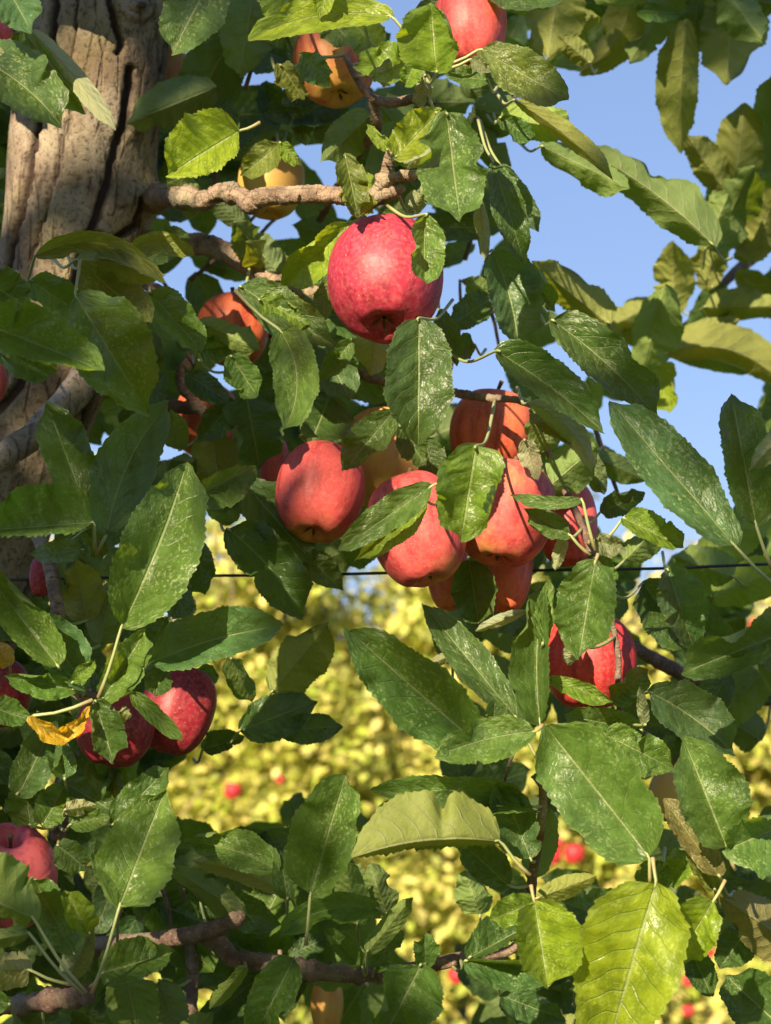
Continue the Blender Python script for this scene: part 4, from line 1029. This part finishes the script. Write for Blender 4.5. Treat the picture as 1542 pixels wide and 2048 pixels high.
# thin inner twigs crossing the deeper crown
tw = []
for (x0, y0, x1, y1, d) in [(380,560,520,420,1.34),(430,420,410,160,1.3),(490,180,500,60,1.25),(480,520,560,430,1.4),(640,440,690,560,1.34),(930,520,1000,380,1.35),(925,560,1000,700,1.3),(960,640,1060,620,1.3),(1000,230,1090,180,1.3),(1000,40,960,-60,1.3),(350,640,300,540,1.34),(610,560,520,600,1.3),(900,740,920,560,1.3),(150,1500,260,1620,1.2),(300,1720,340,1900,1.15),(560,1900,520,2060,1.2),(1040,1470,1010,1560,1.05),(1180,1420,1320,1480,1.1),(330,1700,372,1800,1.12)]:
    mx, my = (x0 + x1) / 2 + NR.uniform(-20, 20), (y0 + y1) / 2 + NR.uniform(-20, 20)
    branch(A, 'twig', [(x0, y0, d, 9), (mx, my, d, 8), (x1, y1, d + .02, 6)], m=M_TWIG, ns=8, step=.006)

# ------------------------------------------------------------------ apples
def apple_mesh(rw, rh, seed, nph=56, nth=72, con=0.10):
    rs = np.random.RandomState(seed)
    phi = np.linspace(0.02, math.pi - 0.02, nph)[:, None]; th = np.linspace(0, 2 * np.pi, nth, endpoint=False)[None, :]
    sx = np.sin(phi) ** 0.84
    x = sx * (1 + con * np.cos(phi))
    z = np.cos(phi) * 1.0
    z = np.sign(z) * np.abs(z)**0.95
    z = z - 0.40 * np.exp(-(sx / 0.24)**2) * (phi < 1.5) + 0.25 * np.exp(-(sx / 0.30)**2) * (phi > 1.6)
    lob = 1 + 0.018 * np.cos(5 * th + rs.rand() * 6) * (1 - np.cos(phi)) * 0.7 + 0.02 * np.cos(2 * th + rs.rand() * 6) + 0.02 * np.cos(th + rs.rand() * 6) * np.cos(phi)
    zz = z + 0.012 * np.cos(5 * th + rs.rand() * 6) * np.exp(-((phi - 2.75) / 0.3)**2) + 0.03 * np.cos(th + rs.rand() * 6) * (phi < 1.2)
    X = x * lob * rw * np.cos(th); Y = x * lob * rw * np.sin(th); Z = zz * rh / 0.95 + 0 * th
    X = X + rw * .02 * np.cos(2 * Z / rh + seed)
    return mesh_np('apple_skin', np.stack([X, Y, Z], -1).reshape(-1, 3), grid_faces(nph, nth, True)[:, ::-1], M_APPLE)

def apple(px, py, wpx, hpx, d, label, pitch=15, roll=0, red=(0.50, 0.045, 0.055), blush=0.75, stem=True, yaw=0, con=.06):
    """pitch: how far the calyx end is swung towards the camera (degrees)"""
    c = P(px, py, d)
    root = empty('apple', c, label, 'apple', 'apples hanging on the tree')
    root.rotation_euler = (Matrix.Rotation(math.radians(roll), 3, 'Y') @ Matrix.Rotation(math.radians(-pitch), 3, 'X') @ Matrix.Rotation(math.radians(yaw), 3, 'Z')).to_euler()
    rw = wpx / 2 * d / F; rh = hpx / 2 * d / F
    seed = int(px * 7 + py * 3) % 9999
    s = link('skin', apple_mesh(rw * .985, rh * 1.02, seed, con=con), root)
    s.color = (red[0], red[1], red[2], blush)
    # stalk
    rs = np.random.RandomState(seed)
    top = rh * 0.62
    lean = rs.uniform(-.008, .008, 2)
    V, Fc, uv = tube_arrays([(0, 0, top - .004), (lean[0] * .3, lean[1] * .3, top + .010), (lean[0], lean[1], top + .019)], [.0011, .0012, .0018], ns=8, step=.003)
    link('stem', mesh_np('stem', V, Fc, M_STEM, uv, 'tube'), root)
    # calyx: five dried sepals in the basin
    vs, fs = [], []
    zb = -rh * 0.835
    for i in range(5):
        a = i * 1.2566 + rs.rand() * .3; r = 0.0062
        for da, rr_, dz in ((-.5, .25, 0.001), (.5, .25, 0.001), (.25, .8, -0.0012), (-.25, .8, -0.0012), (0.0, 1.15, -0.003), (.05, 1.15, -0.003)):
            vs.append((math.cos(a + da) * r * rr_, math.sin(a + da) * r * rr_, zb + dz))
        b = i * 6; fs += [(b, b + 1, b + 2, b + 3), (b + 3, b + 2, b + 5, b + 4)]
    link('calyx', mesh_np('calyx', vs, fs, M_CALYX), root)
    return root

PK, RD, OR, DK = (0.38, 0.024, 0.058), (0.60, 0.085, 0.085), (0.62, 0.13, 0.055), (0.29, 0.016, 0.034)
apple(772, 560, 238, 244, 1.06, 'large pink red apple alone under the knobbly lit branch with its calyx showing', 26, 3, PK, 1.0, con=.09)
apple(640, 984, 182, 196, 1.12, 'red striped apple at the left end of the central cluster, calyx at its bottom right', 20, 8, RD, .86)
apple(772, 922, 186, 196, 1.19, 'yellow orange apple behind the cluster, between the striped left apple and the dark hanging leaf', 10, 0, OR, .42)
apple(832, 1060, 198, 222, 1.06, 'red apple low in the cluster half covered by a pointed leaf at its upper left', 8, -14, RD, .84)
apple(1008, 1026, 212, 206, 1.10, 'round red apple in the cluster behind the bright oval leaf', 10, 10, RD, .76)
apple(1132, 1046, 124, 172, 1.17, 'narrow showing dark red apple at the right end of the central cluster', 10, 0, RD, .9)
apple(984, 868, 168, 170, 1.19, 'orange red apple above the cluster under a thin dark twig', -5, 4, OR, .85)
apple(1014, 1142, 108, 170, 1.15, 'streaky orange red apple peeping out below the right part of the cluster', 15, 6, OR, .85)
apple(896, 1140, 84, 168, 1.20, 'dull red sliver of apple hanging below the lowest cluster apple', 15, 0, OR, .85)
apple(1176, 1322, 188, 186, 1.10, 'bright red apple with sunlit patches at right centre below a half lit leaf', 8, 0, (0.56, 0.035, 0.04), 1.0)
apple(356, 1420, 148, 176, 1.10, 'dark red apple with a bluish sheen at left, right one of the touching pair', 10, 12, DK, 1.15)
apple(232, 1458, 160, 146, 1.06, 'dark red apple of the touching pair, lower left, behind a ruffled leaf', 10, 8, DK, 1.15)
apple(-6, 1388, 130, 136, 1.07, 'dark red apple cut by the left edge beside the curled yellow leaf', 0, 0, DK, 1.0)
apple(22, 1756, 180, 206, 1.02, 'pale pink red apple at the lower left edge with its stem hollow showing', -34, 6, (0.72, 0.13, 0.17), .85)
apple(938, 56, 150, 178, 1.15, 'red apple at the top edge right of centre behind spur leaves', 8, 0, RD, .85)
apple(668, 128, 162, 164, 1.20, 'orange apple with a small dark hole, at the top behind curled leaves', 14, -8, OR, .62)
apple(330, 150, 112, 116, 1.36, 'orange yellow apple peeping out behind the right side of the trunk', 5, 0, OR, .45)
apple(543, 364, 136, 144, 1.26, 'yellow apple behind the knobbly lit branch', 5, 0, (0.6, .25, .03), -.05)
apple(466, 662, 146, 136, 1.26, 'orange red apple behind the leafy spur right of the trunk', 8, 0, OR, .85)
apple(545, 640, 60, 72, 1.34, 'small dark red apple behind leaves left of the central apple', 8, 0, DK, 1.0)
apple(410, 842, 132, 140, 1.34, 'shaded rusty orange apple deep among dark leaves beside the trunk', 8, 0, OR, .75)
apple(548, 930, 60, 112, 1.25, 'slice of red apple showing behind the left end of the cluster', 8, 0, RD, .85)
apple(-6, 66, 62, 72, 1.05, 'small red apple slice at the top left corner under a pale leaf', 8, 0, RD, .95)
apple(652, 650, 50, 70, 1.34, 'tiny sunlit orange red apple glimpsed lower left of the central apple', 8, 0, RD, .9)
apple(654, 2010, 66, 108, 1.22, 'orange apple at the bottom edge below the dark branch', 8, 0, OR, .45)
apple(-20, 766, 66, 86, 1.12, 'red apple slice at the left edge beneath the big glossy leaf', 8, 0, RD, .95)
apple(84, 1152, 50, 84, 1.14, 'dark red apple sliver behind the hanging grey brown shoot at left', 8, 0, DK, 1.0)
apple(1340, 1592, 84, 100, 1.25, 'pale orange apple behind the ruffled brown olive leaf at right', 8, 0, OR, .25)

# ------------------------------------------------------------------ trellis wire
wp = [(-500, 1168, 1.22), (100, 1158, 1.20), (330, 1152, 1.19), (600, 1150, 1.18), (900, 1143, 1.17), (1200, 1139, 1.165), (1350, 1136, 1.16), (1545, 1128, 1.155), (2100, 1112, 1.14)]
wpts = np.array([P(*w) for w in wp])
V, Fc, uv = tube_arrays(wpts, [0.0011] * len(wpts), ns=10, step=.01)
wo = link('trellis_wire', mesh_np('wire', V - wpts[0], Fc, M_WIRE, uv, 'tube'), None, wpts[0],
          label='thin dark trellis wire stretched level across the picture just below the central apple cluster', category='wire')

# ------------------------------------------------------------------ simple-leaf crowns for the other rows
def crown_arrays(pos, rs, lmin=.05, lmax=.085, droop=.35, face=None):
    n = len(pos)
    L = rs.uniform(lmin, lmax, n)[:, None]
    az = rs.uniform(0, 2 * np.pi, n)
    el = rs.normal(-droop, .45, n)
    a = np.stack([np.cos(az) * np.cos(el), np.sin(az) * np.cos(el), np.sin(el)], -1)
    upv = np.array([0, 0, 1.0]) + rs.normal(0, .45, (n, 3))
    s = np.cross(a, upv); s /= np.linalg.norm(s, axis=1)[:, None]
    nn = np.cross(s, a)
    w = L * rs.uniform(.24, .32, n)[:, None]
    cup = w * rs.uniform(.1, .5, n)[:, None]
    bend = L * rs.uniform(.0, .25, n)[:, None]
    rows = []
    for t, h in ((0, .05), (.22, .85), (.5, 1.0), (.78, .62), (1, .03)):
        c = pos + a * L * t - nn * bend * t * t
        rows += [c - s * w * h + nn * cup * h, c, c + s * w * h + nn * cup * h]
    V = np.stack(rows, 1)                          # n,15,3
    f = []
    for r in range(4):
        b = r * 3
        f += [(b, b + 1, b + 4, b + 3), (b + 1, b + 2, b + 5, b + 4)]
    f = np.array(f)
    Fc = (f[None] + (np.arange(n) * 15)[:, None, None]).reshape(-1, 4)
    return V.reshape(-1, 3), Fc

def row_tree_parts(seed, hgt=2.25, rad=.55, nleaf=15000):
    rs = np.random.RandomState(seed)
    limbs = []
    pos = []
    nb = 26
    trunk = ([(0, 0, -0.02), (.02, .01, .6), (-.02, 0, 1.3), (.0, .02, hgt)], [.045, .038, .028, .008])
    for i in range(nb):
        z = .45 + (hgt - .55) * i / nb + rs.uniform(-.05, .05)
        a = i * 2.4 + rs.uniform(-.4, .4)
        l = rad * (1.1 - .45 * (z / hgt)) * rs.uniform(.8, 1.35)
        d = np.array([math.cos(a), math.sin(a), 0])
        p0 = np.array([0, 0, z]); p1 = p0 + d * l * .5 + np.array([0, 0, .07]); p2 = p0 + d * l + np.array([0, 0, rs.uniform(-.18, .12)])
        limbs.append(([p0, p1, p2], [.013, .009, .004]))
        for k in range(int(nleaf / nb / 9)):
            t = rs.uniform(.1, 1.05)
            c = p0 + (p2 - p0) * t + np.array([0, 0, .07 * 4 * t * (1 - t)]) + rs.normal(0, .075, 3)
            pos.append(c + rs.normal(0, .035, (9, 3)))
    # upright one-year shoots over the top
    for i in range(36):
        x0 = np.array([rs.uniform(-.5, .5), rs.uniform(-.3, .3), hgt - rs.uniform(.15, .45)])
        x1 = x0 + np.array([rs.normal(0, .06), rs.normal(0, .06), rs.uniform(.25, .6)])
        limbs.append(([x0, (x0 + x1) / 2 + rs.normal(0, .01, 3), x1], [.005, .004, .002]))
        tt = np.linspace(0, 1, 22)[:, None]
        pos.append(x0 + (x1 - x0) * tt + rs.normal(0, .012, (22, 3)))
    V, Fc = crown_arrays(np.vstack(pos), rs, .045, .075)
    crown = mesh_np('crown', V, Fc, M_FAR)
    Vt, Ft, _ = tube_arrays(*trunk, ns=10, step=.05, rough=.1)
    tr = mesh_np('trunk', Vt, Ft, M_FARWOOD)
    Vs, Fs, k = [], [], 0
    for pts, r in limbs:
        v, f, _ = tube_arrays(pts, r, ns=5, step=.08, nmin=4)
        Vs.append(v); Fs.append(f + k); k += len(v)
    lb = mesh_np('limbs', np.vstack(Vs), np.vstack(Fs), M_FARWOOD)
    return crown, tr, lb
protos = [row_tree_parts(s) for s in (3, 8, 21)]
def row_tree(x, y, i, label, group, scale=1.0, rz=0.0):
    o = empty('apple_tree', (x, y, 0), label, 'apple tree', group)
    o.rotation_euler = (0, 0, rz); o.scale = (scale, scale, scale)
    c, t, l = protos[i % 3]
    link('crown', c, o, kind='stuff'); link('trunk', t, o); link('limbs', l, o, kind='stuff')
    return o
xs = [-3.2, -2.25, -1.35, -0.45, 0.42, 1.3, 2.2, 3.15]
labs = ['beyond the left edge', 'seen past the left edge of the picture', 'behind the trunk and left hand leaves', 'in the gap left of centre, under the wire',
        'in the gap right of centre, under the red cluster', 'behind the bright lower right leaves', 'at the right edge behind dark leaves', 'beyond the right edge']
for i, x in enumerate(xs):
    row_tree(x + R_.uniform(-.1, .1), 6.6 + R_.uniform(-.1, .1), i, 'blurred sunlit apple tree, ' + labs[i], 'sunlit orchard row beyond', (R_.uniform(1.03, 1.10) if i < 5 else R_.uniform(.88, .93)), i * 1.3)
for i in range(14):
    row_tree(-6.2 + i * .92 + R_.uniform(-.15, .15), 9.9 + R_.uniform(-.1, .1), i + 1, 'blurred sunlit apple tree in the far orchard row, hidden mostly by the nearer row', 'far orchard row', R_.uniform(.95, 1.02), i * 2.1)

for i in range(14):
    row_tree(-9.5 + i * 1.4 + R_.uniform(-.15, .15), 13.4 + R_.uniform(-.2, .2), i, 'blurred pale tree of the farthest orchard row, seen only through gaps in the nearer rows', 'farthest orchard row', R_.uniform(.9, .98), i * 1.7)

# apples on the sunlit row
fa = [(465,1582,18,'single small dark red apple in the blurred row, left of centre'),(1104,1712,20,'blurred red apple, left of the pair right of the red shoot'),(1148,1708,21,'blurred bright red apple, right of the pair right of the red shoot'),
      (1117,1686,11,'smallest blurred red apple above the pair right of the red shoot'),(914,1952,17,'blurred orange red apple just under the bottom branch'),(222,1952,14,'small orange red apple spot between stalks at lower left'),
      (1378,1962,13,'blurred red apple spot under the sunlit leaves at lower right'),(1376,2022,12,'lowest blurred red apple spot under the sunlit leaves at lower right'),(1060,2038,14,'blurred orange red apple at the bottom edge left of the big lit leaf'),
      (155,1500,14,'orange red apple glimpse left of the touching dark pair'),(1420,1905,11,'faint red apple spot behind dark leaves at lower right'),(800,1362,10,'faint orange apple high in the blurred row at centre'),
      (560,1560,9,'faint orange apple in the blurred row left of centre'),(1510,1250,12,'orange apple spot by the right edge')]
fam = None
for x, y, r, lab in fa:
    c = P(x, y, 5.6)
    if fam is None:
        me = apple_mesh(.036, .034, 5, 20, 24); me.materials.clear(); me.materials.append(M_FARAPPLE); fam = me
    o = link('apple', fam, None, c, label=lab, category='apple', group='apples on the sunlit row')
    s = r * 5.6 / F / .036
    o.scale = (s, s, s)

# ------------------------------------------------------------------ unseen row added behind the camera to shade the near tree around sun patches
LIT = [(40,1740,100,110,1.0),(560,340,50,50,1.25),(350,1075,30,60,.95),(400,290,100,75,1.03),(620,50,160,60,1.0),(870,72,60,26,.98),(780,125,80,60,1.04),(820,262,80,45,1.02),(905,385,75,75,.98),
       (385,395,34,30,1.13),(590,385,110,30,1.1),(780,345,60,60,1.06),(625,510,80,80,1.1),(128,110,22,40,1.23),(60,260,40,80,1.23),(138,250,20,30,1.23),(268,250,22,34,1.22),
       (1100,40,50,80,1.26),(1210,40,36,60,1.32),(1350,200,40,40,1.34),(1375,120,20,30,1.34),(1390,270,26,18,1.4),(1475,300,20,40,1.42),
       (1165,600,26,46,1.28),(1360,570,40,26,1.46),(1510,620,50,36,1.48),(1260,640,56,40,1.46),(1440,690,110,50,1.42),(1530,760,50,60,1.42),(1322,770,34,50,1.42),(1450,500,60,30,1.4),
       (1130,1275,46,46,.95),(1175,1355,70,46,1.05),(1250,1935,130,130,.92),(1395,1880,70,65,.94),(1110,1885,80,85,.94),(1465,1600,50,60,.95),(1320,1050,46,30,1.02),
       (1285,1500,60,22,.97),(1480,1700,60,26,.95),(460,502,50,16,1.2),(555,550,55,24,1.19),(740,715,30,46,1.14),(1040,60,60,40,1.1),(690,340,60,60,1.05),(930,1000,40,60,.93),
       (545,340,30,26,1.2),(690,1560,30,30,.95),(850,1060,40,40,1.0),(150,1440,50,26,.96),(1150,1700,80,40,1.0),(765,540,110,120,1.0),(1000,740,60,30,1.2),(840,200,50,40,1.06),(20,300,14,40,1.23)]
lit3 = [(np.array(P(x, y, d)), rx * d / F + (.024 if d > 1.17 else .045), ry * d / F + (.024 if d > 1.17 else .045)) for x, y, rx, ry, d in LIT]
def shades_lit(q):
    for c, rx, ry in lit3:
        t = (q - c) @ TO_SUN
        v = q - c - t * TO_SUN
        if (v[0] / rx)**2 + (v[2] / ry)**2 < 1: return True
    return False
rs = np.random.RandomState(77)
def row_behind(x0, label, n):
    y0 = -2.1
    o = empty('apple_tree', (x0, y0, 0), label, 'apple tree', 'unseen shading row behind the camera')
    pos = []
    ctr = np.array([x0, y0, 0])
    for i in range(n):
        q = np.array([x0 + rs.uniform(-.5, .5), y0 + rs.uniform(-.35, .35), rs.uniform(2.1, 4.15)])
        if not shades_lit(q): pos.append(q - ctr)  # leaves dropped where they would shade a chosen sun patch
    for i in range(1500):
        pos.append(np.array([rs.normal(0, .3), rs.normal(0, .25), rs.uniform(.6, 2.1)]))
    V, Fc = crown_arrays(np.array(pos), rs, .06, .09)
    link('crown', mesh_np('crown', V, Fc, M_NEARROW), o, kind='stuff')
    Vt, Ft, _ = tube_arrays([(0, 0, -.02), (.02, 0, 1.2), (0, 0, 2.4), (0, 0, 3.9)], [.055, .045, .03, .01], ns=12, step=.05, rough=.1)
    link('trunk', mesh_np('trunk', Vt, Ft, M_FARWOOD), o)
for i, x0 in enumerate((-3.4, -2.45, -1.5, -0.55, 0.4)):
    row_behind(x0, 'unseen apple tree of the shading row behind the camera, %s' % ('leftmost', 'second from its left end', 'middle one', 'second from its right end', 'rightmost')[i], 3900)
print('leaves', n_leaf, 'A', nA, 'B', nB, 'fill', len(fill))
